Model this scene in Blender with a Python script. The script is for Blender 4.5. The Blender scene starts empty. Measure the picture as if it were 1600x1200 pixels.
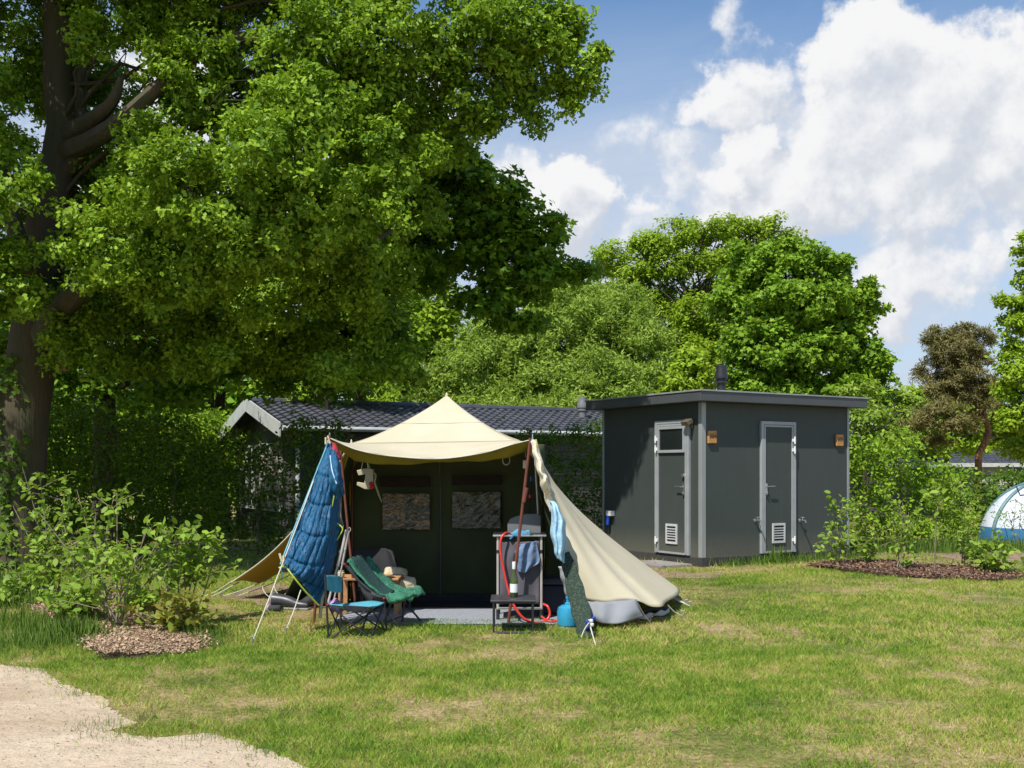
import bpy, math, random
import numpy as np
from mathutils import Vector, Matrix, Quaternion
R = math.radians
F, HY, EYE = 1650.0, 735.0, 1.5          # focal length and horizon row in photo pixels, eye height in metres
rng = np.random.default_rng(7)
random.seed(7)
scene = bpy.context.scene
COL = scene.collection

def W(px, py, D):
    return Vector(((px - 800) / F * D, D, EYE - (py - HY) / F * D))
def G(px, py, z=0.0):
    D = (EYE - z) * F / (py - HY)
    return Vector(((px - 800) / F * D, D, z))

# ------------------------------------------------------------------ materials
def newmat(name):
    m = bpy.data.materials.new(name); m.use_nodes = True
    nt = m.node_tree; nt.nodes.clear()
    out = nt.nodes.new('ShaderNodeOutputMaterial')
    return m, nt, out
def nd(nt, typ, **kw):
    n = nt.nodes.new(typ)
    for k, v in kw.items(): setattr(n, k, v)
    return n
def ramp(nt, fac, stops):
    r = nd(nt, 'ShaderNodeValToRGB'); cr = r.color_ramp
    while len(cr.elements) < len(stops): cr.elements.new(0.5)
    for e, (p, c) in zip(cr.elements, stops):
        e.position = p; e.color = (c[0], c[1], c[2], 1) if len(c) > 2 else (c[0],) * 3 + (1,)
    nt.links.new(fac, r.inputs[0]); return r.outputs[0]
def noise(nt, vec, scale, detail=4, rough=.55, dist=0):
    n = nd(nt, 'ShaderNodeTexNoise'); n.inputs['Scale'].default_value = scale
    n.inputs['Detail'].default_value = detail; n.inputs['Roughness'].default_value = rough
    n.inputs['Distortion'].default_value = dist
    if vec is not None: nt.links.new(vec, n.inputs['Vector'])
    return n.outputs['Fac']
def mapping(nt, scale=(1, 1, 1), rot=(0, 0, 0)):
    tc = nd(nt, 'ShaderNodeTexCoord'); mp = nd(nt, 'ShaderNodeMapping')
    mp.inputs['Scale'].default_value = scale; mp.inputs['Rotation'].default_value = rot
    nt.links.new(tc.outputs['Object'], mp.inputs['Vector']); return mp.outputs[0]
def mixc(nt, fac, a, b, mode='MIX'):
    m = nd(nt, 'ShaderNodeMix', data_type='RGBA', blend_type=mode)
    for sock, v in ((m.inputs[0], fac), (m.inputs[6], a), (m.inputs[7], b)):
        if hasattr(v, 'links'): nt.links.new(v, sock)
        elif isinstance(v, (int, float)): sock.default_value = v
        else: sock.default_value = (v[0], v[1], v[2], 1)
    return m.outputs[2]
def M(name, c1, c2=None, scale=6, rough=.6, metal=0, bump=0, bscale=40, stretch=(1, 1, 1), transl=None, tfac=.3, spec=.5, contrast=(.35, .65), coat=0):
    m, nt, out = newmat(name)
    b = nd(nt, 'ShaderNodeBsdfPrincipled')
    b.inputs['Roughness'].default_value = rough; b.inputs['Metallic'].default_value = metal
    b.inputs['Specular IOR Level'].default_value = spec; b.inputs['Coat Weight'].default_value = coat
    vec = mapping(nt, stretch)
    c2 = c2 or tuple(x * .8 for x in c1)
    col = ramp(nt, noise(nt, vec, scale, 5), [(contrast[0], c1), (contrast[1], c2)])
    nt.links.new(col, b.inputs['Base Color'])
    if bump:
        bp = nd(nt, 'ShaderNodeBump'); bp.inputs['Strength'].default_value = bump; bp.inputs['Distance'].default_value = .02
        nt.links.new(noise(nt, vec, bscale, 6), bp.inputs['Height']); nt.links.new(bp.outputs[0], b.inputs['Normal'])
    sh = b.outputs[0]
    if transl:
        t = nd(nt, 'ShaderNodeBsdfTranslucent'); t.inputs[0].default_value = (*transl, 1)
        mx = nd(nt, 'ShaderNodeMixShader'); mx.inputs[0].default_value = tfac
        nt.links.new(sh, mx.inputs[1]); nt.links.new(t.outputs[0], mx.inputs[2]); sh = mx.outputs[0]
    nt.links.new(sh, out.inputs[0]); return m
def leafmat(name, dark, light, tcol, tfac=.35, rough=.55, nscale=.9, spec=.22):
    m, nt, out = newmat(name)
    g = nd(nt, 'ShaderNodeNewGeometry'); vec = mapping(nt)
    n = noise(nt, vec, nscale, 3)
    a = nd(nt, 'ShaderNodeMath', operation='MULTIPLY_ADD'); nt.links.new(g.outputs['Random Per Island'], a.inputs[0])
    a.inputs[1].default_value = .55; a2 = nd(nt, 'ShaderNodeMath', operation='MULTIPLY'); nt.links.new(n, a2.inputs[0]); a2.inputs[1].default_value = .5
    nt.links.new(a2.outputs[0], a.inputs[2])
    col = ramp(nt, a.outputs[0], [(.2, dark), (.75, light)])
    b = nd(nt, 'ShaderNodeBsdfPrincipled'); b.inputs['Roughness'].default_value = rough; b.inputs['Specular IOR Level'].default_value = spec
    nt.links.new(col, b.inputs['Base Color'])
    t = nd(nt, 'ShaderNodeBsdfTranslucent')
    nt.links.new(mixc(nt, .5, col, tcol), t.inputs[0])
    mx = nd(nt, 'ShaderNodeMixShader'); mx.inputs[0].default_value = tfac
    nt.links.new(b.outputs[0], mx.inputs[1]); nt.links.new(t.outputs[0], mx.inputs[2])
    nt.links.new(mx.outputs[0], out.inputs[0]); return m

MT = {}
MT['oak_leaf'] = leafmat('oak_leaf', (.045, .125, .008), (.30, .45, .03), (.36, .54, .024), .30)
MT['dark_leaf'] = leafmat('dark_leaf', (.055, .135, .010), (.19, .35, .022), (.32, .50, .022), .36)
MT['bright_leaf'] = leafmat('bright_leaf', (.15, .26, .015), (.36, .50, .035), (.48, .62, .04), .4)
MT['maple_leaf'] = leafmat('maple_leaf', (.09, .20, .012), (.26, .41, .03), (.36, .52, .03), .33)
MT['willow_leaf'] = leafmat('willow_leaf', (.12, .22, .02), (.34, .46, .07), (.42, .54, .05), .34, .65)
MT['pine_needle'] = leafmat('pine_needle', (.10, .10, .03), (.27, .24, .085), (.24, .22, .05), .22, .7)
MT['shrub_leaf'] = leafmat('shrub_leaf', (.12, .23, .02), (.31, .45, .06), (.42, .56, .05), .38, .5)
MT['red_leaf'] = leafmat('red_leaf', (.22, .14, .03), (.26, .36, .05), (.4, .35, .05), .35)
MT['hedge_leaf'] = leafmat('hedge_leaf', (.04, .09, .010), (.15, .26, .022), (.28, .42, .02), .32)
MT['bark'] = M('bark', (.075, .058, .04), (.028, .022, .016), 5, .95, bump=1, bscale=9, stretch=(3.2, 3.2, .5))
MT['bark_moss'] = M('bark_moss', (.085, .06, .04), (.05, .055, .022), 1.6, .95, bump=1, bscale=9, stretch=(3.2, 3.2, .5))
MT['bark_red'] = M('bark_red', (.34, .17, .085), (.16, .09, .055), 6, .9, bump=.8, bscale=12, stretch=(2, 2, .7))
MT['twig'] = M('twig', (.20, .15, .10), (.11, .085, .06), 12, .85)
MT['stem'] = M('stem', (.27, .23, .15), (.17, .13, .09), 14, .8)

def ground_col(nt, vec):
    n1 = noise(nt, vec, .55, 5, .6); n2 = noise(nt, vec, 3.3, 5, .65); n3 = noise(nt, vec, 26, 4, .7)
    a = nd(nt, 'ShaderNodeMath', operation='MULTIPLY_ADD'); nt.links.new(n2, a.inputs[0]); a.inputs[1].default_value = .55; 
    h = nd(nt, 'ShaderNodeMath', operation='MULTIPLY'); nt.links.new(n1, h.inputs[0]); h.inputs[1].default_value = .62
    nt.links.new(h.outputs[0], a.inputs[2]); return a.outputs[0], n3
def grassmat(name, blades):
    m, nt, out = newmat(name)
    tc = nd(nt, 'ShaderNodeTexCoord'); vec = tc.outputs['Object']
    sep = nd(nt, 'ShaderNodeSeparateXYZ'); nt.links.new(vec, sep.inputs[0])
    cmb = nd(nt, 'ShaderNodeCombineXYZ'); nt.links.new(sep.outputs[0], cmb.inputs[0]); nt.links.new(sep.outputs[1], cmb.inputs[1])
    f, n3 = ground_col(nt, cmb.outputs[0])
    if blades:
        g = nd(nt, 'ShaderNodeNewGeometry')
        a = nd(nt, 'ShaderNodeMath', operation='MULTIPLY_ADD'); nt.links.new(g.outputs['Random Per Island'], a.inputs[0]); a.inputs[1].default_value = .26
        nt.links.new(f, a.inputs[2])
        s = nd(nt, 'ShaderNodeMath', operation='SUBTRACT'); nt.links.new(a.outputs[0], s.inputs[0]); s.inputs[1].default_value = .13
        col = ramp(nt, s.outputs[0], [(.30, (.05, .14, .012)), (.47, (.15, .28, .022)), (.61, (.30, .41, .045)), (.72, (.47, .44, .11)), (.78, (.60, .47, .23))])
    else:
        col0 = ramp(nt, f, [(.40, (.10, .13, .025)), (.54, (.21, .20, .05)), (.64, (.38, .28, .13)), (.74, (.50, .36, .21))])
        dk = ramp(nt, n3, [(.36, (.45,)), (.62, (1.12,))])
        col = mixc(nt, 1, col0, dk, 'MULTIPLY')
    b = nd(nt, 'ShaderNodeBsdfPrincipled'); b.inputs['Roughness'].default_value = .6; b.inputs['Specular IOR Level'].default_value = .25
    nt.links.new(col, b.inputs['Base Color']); sh = b.outputs[0]
    if blades:
        t = nd(nt, 'ShaderNodeBsdfTranslucent'); nt.links.new(col, t.inputs[0])
        mx = nd(nt, 'ShaderNodeMixShader'); mx.inputs[0].default_value = .35
        nt.links.new(sh, mx.inputs[1]); nt.links.new(t.outputs[0], mx.inputs[2]); sh = mx.outputs[0]
    else:
        bp = nd(nt, 'ShaderNodeBump'); bp.inputs['Strength'].default_value = .8; bp.inputs['Distance'].default_value = .03
        nt.links.new(n3, bp.inputs['Height']); nt.links.new(bp.outputs[0], b.inputs['Normal'])
    nt.links.new(sh, out.inputs[0]); return m
MT['ground'] = grassmat('ground_turf', False)
MT['grass'] = grassmat('grass_blade', True)
MT['long_grass'] = leafmat('long_grass', (.09, .19, .03), (.22, .34, .06), (.3, .42, .06), .35)
MT['dirt'] = M('dirt', (.30, .20, .125), (.19, .125, .08), 5, .95, bump=.8, bscale=30)
MT['pebble'] = M('pebble', (.50, .42, .33), (.30, .25, .20), 30, .9)
MT['mulch_soil'] = M('mulch_soil', (.13, .08, .05), (.07, .045, .03), 9, .95, bump=1, bscale=30)
MT['chip_light'] = leafmat('wood_chip_light', (.17, .10, .06), (.58, .42, .27), (.1, .05, .03), .03, .8)
MT['chip_dark'] = leafmat('wood_chip_dark', (.045, .025, .018), (.30, .18, .12), (.1, .05, .03), .03, .8)

def sandmat():
    m, nt, out = newmat('sand'); vec = mapping(nt)
    n1 = noise(nt, vec, 1.1, 5, .6, .5); n2 = noise(nt, vec, 60, 3, .7); n3 = noise(nt, vec, 9, 5, .65)
    c = ramp(nt, n1, [(.35, (.43, .33, .225)), (.65, (.55, .44, .32))])
    c = mixc(nt, 1, c, ramp(nt, n2, [(.30, (.62,)), (.46, (1,)), (.75, (1.08,))]), 'MULTIPLY')
    c = mixc(nt, 1, c, ramp(nt, n3, [(.3, (.84,)), (.6, (1.03,))]), 'MULTIPLY')
    b = nd(nt, 'ShaderNodeBsdfPrincipled'); b.inputs['Roughness'].default_value = .95; b.inputs['Specular IOR Level'].default_value = .1
    nt.links.new(c, b.inputs['Base Color'])
    bp = nd(nt, 'ShaderNodeBump'); bp.inputs['Strength'].default_value = .7; bp.inputs['Distance'].default_value = .04
    ad = nd(nt, 'ShaderNodeMath', operation='MULTIPLY_ADD'); nt.links.new(n2, ad.inputs[0]); ad.inputs[1].default_value = .25; nt.links.new(n3, ad.inputs[2])
    nt.links.new(ad.outputs[0], bp.inputs['Height']); nt.links.new(bp.outputs[0], b.inputs['Normal'])
    nt.links.new(b.outputs[0], out.inputs[0]); return m
MT['sand'] = sandmat()
MT['canvas'] = M('cream_canvas', (.72, .66, .50), (.66, .61, .44), 2.2, .85, bump=.22, bscale=7, transl=(.62, .44, .10), tfac=.30, spec=.15)
MT['canvas_backlit'] = M('backlit_canvas', (.33, .26, .08), (.28, .22, .065), 2.5, .85, bump=.2, bscale=6, transl=(.46, .34, .07), tfac=.38, spec=.1)  # copy of the cream canvas with the backlit tone in its colour
MT['canvas_shaded'] = M('shaded_canvas', (.30, .24, .03), (.26, .205, .025), 3, .9, bump=.2, bscale=6, transl=(.3, .22, .03), tfac=.12, spec=.1)  # copy of the cream canvas with underside shade in its olive colour
MT['canvas_green'] = M('green_canvas', (.064, .080, .040), (.048, .062, .030), 2, .9, bump=.35, bscale=5, spec=.1)
MT['canvas_dark'] = M('dark_canvas', (.02, .014, .012), None, 8, .9)
MT['grey_vinyl'] = M('grey_vinyl', (.25, .26, .28), (.21, .22, .24), 3, .8, bump=.3, bscale=8)
MT['pale_vinyl'] = M('pale_vinyl', (.48, .48, .48), None, 3, .5, bump=.2)
MT['pole_brown'] = M('brown_pole', (.17, .052, .032), (.12, .04, .028), 12, .45, spec=.4)
MT['rope'] = M('rope', (.60, .56, .46), (.50, .46, .38), 40, .9)
MT['yellow_cord'] = M('yellow_cord', (.55, .68, .10), None, 30, .7)
MT['steel'] = M('steel', (.62, .62, .62), (.5, .5, .5), 20, .3, metal=.9)
MT['pale_metal'] = M('pale_metal', (.55, .51, .47), (.45, .41, .38), 9, .4, metal=.3)
MT['pole_lamp'] = M('bronze_lamp', (.20, .17, .12), None, 9, .4, metal=.4)
MT['dark_metal'] = M('dark_metal', (.045, .045, .05), (.03, .03, .035), 20, .4, metal=.4)
MT['black_fabric'] = M('black_fabric', (.022, .022, .026), (.014, .014, .018), 8, .85, bump=.2)
MT['grey_fabric'] = M('grey_fabric', (.11, .10, .115), (.08, .075, .085), 6, .85, bump=.25, bscale=12)
MT['grey_panel'] = M('grey_panel', (.17, .175, .18), None, 3, .5)
MT['turquoise'] = M('turquoise_fabric', (.09, .36, .44), (.06, .27, .34), 9, .6, bump=.3, bscale=14)
MT['towel_green'] = M('green_towel', (.05, .22, .13), (.025, .12, .07), 16, .95, bump=1, bscale=60)
MT['towel_dark'] = M('dark_green_towel', (.012, .05, .045), None, 12, .95, bump=.5)
MT['fleece'] = M('speckled_green_fleece', (.022, .042, .026), (.10, .13, .09), 55, .95, bump=1, bscale=70, contrast=(.5, .72))
MT['towel_blue'] = M('pale_blue_towel', (.42, .62, .74), (.27, .47, .62), 14, .9, bump=.6, bscale=20)
MT['cloth_blue'] = M('faded_blue_cloth', (.17, .24, .37), (.11, .17, .28), 18, .9, bump=.6, bscale=25)
MT['cloth_teal'] = M('teal_cloth', (.03, .13, .30), (.12, .40, .50), 9, .85, bump=.3)
MT['wood'] = M('warm_wood', (.46, .25, .11), (.34, .17, .07), 5, .55, stretch=(1, 8, 8), bump=.2)
MT['wood_brown'] = M('brown_wood', (.22, .10, .045), None, 6, .6)
MT['wool'] = M('cream_wool', (.62, .54, .36), (.45, .38, .24), 14, .95, bump=1, bscale=22)
MT['gas_blue'] = M('gas_blue_paint', (.03, .30, .50), (.025, .25, .43), 8, .35, coat=.3)
MT['hose_red'] = M('red_hose', (.60, .045, .03), None, 10, .35)
MT['bottle_glass'] = M('green_bottle', (.06, .085, .012), (.045, .06, .01), 10, .08, coat=.6)
MT['white'] = M('white_paint', (.76, .77, .76), (.68, .69, .69), 3, .5)
MT['white_plastic'] = M('milky_plastic', (.60, .56, .42), (.52, .48, .36), 4, .4, transl=(.6, .5, .3), tfac=.25)
MT['red_plastic'] = M('red_plastic', (.60, .03, .03), None, 4, .35)
MT['blue_plastic'] = M('blue_plastic', (.015, .07, .45), None, 4, .35)
MT['rubber'] = M('dark_rubber', (.055, .055, .06), (.03, .03, .035), 6, .4)
MT['rubber_sole'] = M('pale_rubber', (.28, .26, .24), None, 6, .6)
MT['purple'] = M('purple_fabric', (.24, .10, .34), (.5, .35, .5), 25, .7)
MT['navy'] = M('navy_plastic', (.01, .018, .05), None, 5, .5)
MT['navy_light'] = M('slate_plastic', (.045, .07, .11), None, 5, .5)
MT['cabin_wall'] = M('anthracite_panel', (.050, .062, .057), (.045, .056, .051), 1.3, .55, bump=.05, bscale=3, spec=.4)
def paneldirt():
    m = MT['cabin_wall']; nt = m.node_tree; b = next(n for n in nt.nodes if n.type == 'BSDF_PRINCIPLED'); src = b.inputs['Base Color'].links[0].from_socket
    tc = nd(nt, 'ShaderNodeTexCoord'); sp = nd(nt, 'ShaderNodeSeparateXYZ'); nt.links.new(tc.outputs['Object'], sp.inputs[0])
    mp = nd(nt, 'ShaderNodeMapping'); mp.inputs['Scale'].default_value = (9, 9, .7); nt.links.new(tc.outputs['Object'], mp.inputs[0])
    st = noise(nt, mp.outputs[0], 1.5, 5, .7); spl = noise(nt, tc.outputs['Object'], 28, 4, .7)
    mr = nd(nt, 'ShaderNodeMapRange'); nt.links.new(sp.outputs[2], mr.inputs['Value']); mr.inputs['From Min'].default_value = .55; mr.inputs['From Max'].default_value = .12
    mm = nd(nt, 'ShaderNodeMath', operation='MULTIPLY'); nt.links.new(mr.outputs[0], mm.inputs[0]); nt.links.new(spl, mm.inputs[1])
    c1 = mixc(nt, mm.outputs[0], src, (.16, .145, .11)); f = ramp(nt, st, [(.5, (0,)), (.8, (.12,))]); c2 = mixc(nt, f, c1, (.13, .135, .125))
    nt.links.new(c2, b.inputs['Base Color'])
paneldirt()
MT['cabin_roof'] = M('anthracite_trim', (.085, .092, .098), (.075, .08, .086), 3, .45, metal=.2)
MT['cabin_plinth'] = M('plinth', (.035, .035, .035), (.055, .05, .045), 5, .8, bump=.3)
MT['alu'] = M('aluminium_trim', (.38, .40, .41), (.33, .35, .36), 5, .45, metal=.2)
MT['alu_vent'] = M('pale_vent', (.55, .56, .56), (.48, .49, .49), 5, .5)
MT['alu_dull'] = M('galvanised_post', (.36, .38, .38), (.25, .27, .27), 3, .5, metal=.3, stretch=(1, 1, .2))
MT['black_gap'] = M('vent_dark', (.012, .012, .012), None, 4, .8)
MT['glass_dark'] = M('dark_glass', (.015, .02, .02), None, 2, .12, spec=.6)
MT['glass_pink'] = M('curtained_glass', (.42, .33, .29), (.30, .24, .22), 2, .35)
MT['sign_wood'] = M('sign_wood', (.55, .29, .09), (.38, .18, .055), 5, .55, stretch=(1, 1, 7))
MT['ink'] = M('burnt_lettering', (.05, .018, .008), None, 5, .8)
MT['stone'] = M('grey_paving', (.28, .255, .235), (.20, .18, .165), 5, .9, bump=.4)
MT['house_wall'] = M('house_weatherboard', (.075, .072, .068), (.055, .053, .05), 2, .8)
MT['house_pale'] = M('pale_weatherboard', (.44, .42, .38), (.34, .33, .30), 2, .8)
MT['fascia'] = M('white_fascia', (.50, .52, .50), (.40, .42, .40), 4, .6)
MT['dome_white'] = M('white_nylon', (.80, .84, .90), (.72, .77, .85), 3, .5, bump=.15, bscale=3, transl=(.7, .75, .85), tfac=.25)
MT['dome_blue'] = M('blue_nylon', (.04, .17, .32), (.03, .13, .25), 3, .5, bump=.2, bscale=3)
MT['dome_teal'] = M('teal_nylon', (.11, .22, .24), None, 3, .5)
MT['birdhouse'] = M('birdhouse_wood', (.36, .22, .15), (.25, .15, .10), 6, .8)

def tilemat():
    m, nt, out = newmat('roof_tile'); vec = mapping(nt)
    c = ramp(nt, noise(nt, vec, 3, 4), [(.3, (.045, .047, .06)), (.7, (.085, .087, .10))])
    b = nd(nt, 'ShaderNodeBsdfPrincipled'); b.inputs['Roughness'].default_value = .5
    nt.links.new(c, b.inputs['Base Color']); nt.links.new(b.outputs[0], out.inputs[0]); return m
MT['tile'] = tilemat()
def bagmat():
    m, nt, out = newmat('blue_quilting'); vec = mapping(nt, (11, 11, 2.2))
    b = nd(nt, 'ShaderNodeBsdfPrincipled'); b.inputs['Roughness'].default_value = .38; b.inputs['Specular IOR Level'].default_value = .5
    c = ramp(nt, noise(nt, vec, 2, 4), [(.3, (.006, .075, .17)), (.7, (.010, .12, .25))])
    nt.links.new(c, b.inputs['Base Color'])
    bp = nd(nt, 'ShaderNodeBump'); bp.inputs['Strength'].default_value = .9; bp.inputs['Distance'].default_value = .03
    nt.links.new(noise(nt, vec, 4, 4, .6, .8), bp.inputs['Height']); nt.links.new(bp.outputs[0], b.inputs['Normal'])
    nt.links.new(b.outputs[0], out.inputs[0]); return m
MT['bag'] = bagmat()
def foilmat(name, tan):
    m, nt, out = newmat(name); vec = mapping(nt, (1.6, 1, 3.6))
    n = noise(nt, vec, 3.2, 4, .6, 1.6)
    c = ramp(nt, n, [(.36, (.03, .04, .022)), (.50, (.07, .075, .05)), (.57, tan), (.63, (.06, .075, .075)), (.74, (.03, .04, .022))])  # tan and dark bands paint reflections into the clear foil
    b = nd(nt, 'ShaderNodeBsdfPrincipled'); b.inputs['Roughness'].default_value = .22; b.inputs['Specular IOR Level'].default_value = .55; b.inputs['Coat Weight'].default_value = .1
    nt.links.new(c, b.inputs['Base Color'])
    bp = nd(nt, 'ShaderNodeBump'); bp.inputs['Strength'].default_value = 1; bp.inputs['Distance'].default_value = .03
    nt.links.new(noise(nt, vec, 3.5, 3, .5, 1.0), bp.inputs['Height']); nt.links.new(bp.outputs[0], b.inputs['Normal'])
    nt.links.new(b.outputs[0], out.inputs[0]); return m
MT['foil_tan'] = foilmat('crinkled_window_foil', (.34, .215, .095))
MT['foil_dark'] = foilmat('crinkled_window_foil_dark', (.13, .125, .08))
def patmat(name, a, b_, c, scale):
    m, nt, out = newmat(name); vec = mapping(nt)
    v = nd(nt, 'ShaderNodeTexVoronoi'); v.inputs['Scale'].default_value = scale; nt.links.new(vec, v.inputs['Vector'])
    col = ramp(nt, v.outputs['Distance'], [(.25, a), (.38, b_), (.6, c)])
    b = nd(nt, 'ShaderNodeBsdfPrincipled'); b.inputs['Roughness'].default_value = .85
    nt.links.new(col, b.inputs['Base Color']); nt.links.new(b.outputs[0], out.inputs[0]); return m
MT['bandana'] = patmat('red_patterned_cloth', (.03, .02, .03), (.45, .02, .03), (.30, .015, .02), 30)
MT['floral'] = patmat('yellow_patterned_cloth', (.68, .48, .12), (.80, .70, .50), (.82, .74, .58), 26)
def matmat():
    m, nt, out = newmat('woven_mat'); vec = mapping(nt, (1, 1, 1), (0, 0, .5))
    br = nd(nt, 'ShaderNodeTexBrick'); br.inputs['Scale'].default_value = 16; br.inputs['Mortar Size'].default_value = .05
    br.inputs['Color1'].default_value = (.36, .38, .43, 1); br.inputs['Color2'].default_value = (.46, .48, .52, 1); br.inputs['Mortar'].default_value = (.12, .13, .15, 1)
    nt.links.new(vec, br.inputs['Vector'])
    b = nd(nt, 'ShaderNodeBsdfPrincipled'); b.inputs['Roughness'].default_value = .6
    nt.links.new(br.outputs['Color'], b.inputs['Base Color']); nt.links.new(b.outputs[0], out.inputs[0]); return m
MT['mat'] = matmat()

# ------------------------------------------------------------------ object helpers
ORG = {}
def props(o, label=None, cat=None, group=None, kind=None):
    if label: o['label'] = label
    if cat: o['category'] = cat
    if group: o['group'] = group
    if kind: o['kind'] = kind
    return o
def thing(name, label, cat, loc, group=None):
    o = bpy.data.objects.new(name, None); o.empty_display_size = .2
    o.location = loc; COL.objects.link(o); ORG[o] = Vector(loc)
    return props(o, label, cat, group)
def link(name, me, mat, parent, smooth=False):
    o = bpy.data.objects.new(name, me); COL.objects.link(o)
    if mat: me.materials.append(MT[mat] if isinstance(mat, str) else mat)
    if smooth: me.shade_smooth()
    if parent is not None:
        me.transform(Matrix.Translation(-ORG[parent])); o.parent = parent; ORG[o] = ORG[parent]
    return o
class MB:
    def __init__(s): s.v = []; s.f = []
    def add(s, vs, fs):
        n = len(s.v); s.v += [tuple(v) for v in vs]; s.f += [tuple(i + n for i in f) for f in fs]; return s
    def box(s, c, size, ax=None):
        """box centred at c; ax = (x, y, z) unit axes"""
        x, y, z = ax or (Vector((1, 0, 0)), Vector((0, 1, 0)), Vector((0, 0, 1)))
        hx, hy, hz = [k / 2 for k in size]; c = Vector(c)
        vs = [c + x * hx * a + y * hy * b + z * hz * d for d in (-1, 1) for a, b in ((-1, -1), (1, -1), (1, 1), (-1, 1))]
        return s.add(vs, [(3, 2, 1, 0), (4, 5, 6, 7), (0, 1, 5, 4), (1, 2, 6, 5), (2, 3, 7, 6), (3, 0, 4, 7)])
    def bar(s, a, b, w, h=None):
        a, b = Vector(a), Vector(b); d = (b - a).normalized()
        u = d.cross(Vector((0, 0, 1)));  u = u.normalized() if u.length > .05 else Vector((1, 0, 0)); v = u.cross(d)
        return s.box((a + b) / 2, (w, (b - a).length, h or w), (u, d, v))
    def tube(s, pts, r, seg=8, cap=True, jag=0):
        pts = [Vector(p) for p in pts]; n = len(pts)
        rs = r if hasattr(r, '__len__') else [r] * n
        vs, fs = [], []; ref = None
        for i, p in enumerate(pts):
            d = (pts[min(i + 1, n - 1)] - pts[max(i - 1, 0)]).normalized()
            if ref is None: ref = Vector((1, 0, 0)) if abs(d.x) < .8 else Vector((0, 1, 0))
            u = (ref - d * ref.dot(d)).normalized(); v = d.cross(u); ref = u
            for k in range(seg):
                a = 2 * math.pi * k / seg; q = rs[i] * (1 + (random.uniform(-jag, jag) if jag else 0))
                vs.append(p + u * math.cos(a) * q + v * math.sin(a) * q)
        for i in range(n - 1):
            for k in range(seg):
                k2 = (k + 1) % seg
                fs.append((i * seg + k, i * seg + k2, (i + 1) * seg + k2, (i + 1) * seg + k))
        if cap: fs += [tuple(range(seg))[::-1], tuple(range((n - 1) * seg, n * seg))]
        return s.add(vs, fs)
    def lathe(s, c, prof, seg=20):
        c = Vector(c)
        vs = [c + Vector((math.cos(2 * math.pi * k / seg) * r, math.sin(2 * math.pi * k / seg) * r, z)) for r, z in prof for k in range(seg)]
        fs = [(i * seg + k, i * seg + (k + 1) % seg, (i + 1) * seg + (k + 1) % seg, (i + 1) * seg + k) for i in range(len(prof) - 1) for k in range(seg)]
        fs += [tuple(range(seg))[::-1], tuple(range((len(prof) - 1) * seg, len(prof) * seg))]
        return s.add(vs, fs)
    def poly(s, pts, th, nrm):
        n = len(pts); nrm = Vector(nrm).normalized() * th
        vs = [Vector(p) for p in pts] + [Vector(p) + nrm for p in pts]
        fs = [tuple(range(n))[::-1], tuple(range(n, 2 * n))] + [(i, (i + 1) % n, (i + 1) % n + n, i + n) for i in range(n)]
        return s.add(vs, fs)
    def build(s, name, mat, parent=None, smooth=False, bevel=0):
        me = bpy.data.meshes.new(name); me.from_pydata(s.v, [], s.f); me.validate(); 
        o = link(name, me, mat, parent, False)
        import bmesh
        bm = bmesh.new(); bm.from_mesh(me); bmesh.ops.recalc_face_normals(bm, faces=bm.faces); bm.to_mesh(me); bm.free()
        if smooth:
            me.shade_smooth()
            try: me.set_sharp_from_angle(angle=R(40))
            except Exception: pass
        if bevel:
            b = o.modifiers.new('bevel', 'BEVEL'); b.width = bevel; b.segments = 2; b.limit_method = 'ANGLE'
        return o
def cr(pts, n):
    """Catmull-Rom resample of a list of Vectors to n points"""
    pts = [Vector(p) for p in pts]
    if len(pts) == 2: return [pts[0].lerp(pts[1], i / (n - 1)) for i in range(n)]
    P = [pts[0] * 2 - pts[1]] + pts + [pts[-1] * 2 - pts[-2]]; out = []
    for i in range(n):
        t = i / (n - 1) * (len(pts) - 1); k = min(int(t), len(pts) - 2); t -= k
        a, b, c, d = P[k:k + 4]
        out.append(.5 * ((2 * b) + (c - a) * t + (2 * a - 5 * b + 4 * c - d) * t * t + (3 * b - a - 3 * c + d) * t ** 3))
    return out
def cloth(name, rows, mat, parent=None, nu=24, nv=24, fn=None, th=.006, seed=0):
    """fabric sheet through rows of (px, py, D) points or Vectors"""
    rows = [[p if isinstance(p, Vector) else W(*p) for p in r] for r in rows]
    rr = [cr(r, nu) for r in rows]
    cols = [cr([r[i] for r in rr], nv) for i in range(nu)]
    vs = []
    for j in range(nv):
        for i in range(nu):
            p = cols[i][j].copy()
            if fn: p += Vector(fn(i / (nu - 1), j / (nv - 1)))
            vs.append(p)
    fs = [(j * nu + i, j * nu + i + 1, (j + 1) * nu + i + 1, (j + 1) * nu + i) for j in range(nv - 1) for i in range(nu - 1)]
    me = bpy.data.meshes.new(name); me.from_pydata([tuple(v) for v in vs], [], fs)
    o = link(name, me, mat, parent, True)
    if th:
        s = o.modifiers.new('thickness', 'SOLIDIFY'); s.thickness = th; s.offset = 0
    return o
def rope(name, pts, mat='rope', parent=None, r=.005, n=16):
    return MB().tube(cr(pts, n), r, 6).build(name, mat, parent, True)
def textmesh(name, body, size, mat, parent, loc, ax, align='CENTER'):
    cu = bpy.data.curves.new(name, 'FONT'); cu.body = body; cu.size = size; cu.extrude = .0015; cu.align_x = align; cu.align_y = 'CENTER'
    t = bpy.data.objects.new('tmp', cu); COL.objects.link(t)
    me = bpy.data.meshes.new_from_object(t); bpy.data.objects.remove(t); 
    x, y, z = ax
    mt = Matrix(((x[0], y[0], z[0], loc[0]), (x[1], y[1], z[1], loc[1]), (x[2], y[2], z[2], loc[2]), (0, 0, 0, 1)))
    me.transform(mt); me.materials.clear()
    return link(name, me, mat, parent)

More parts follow.
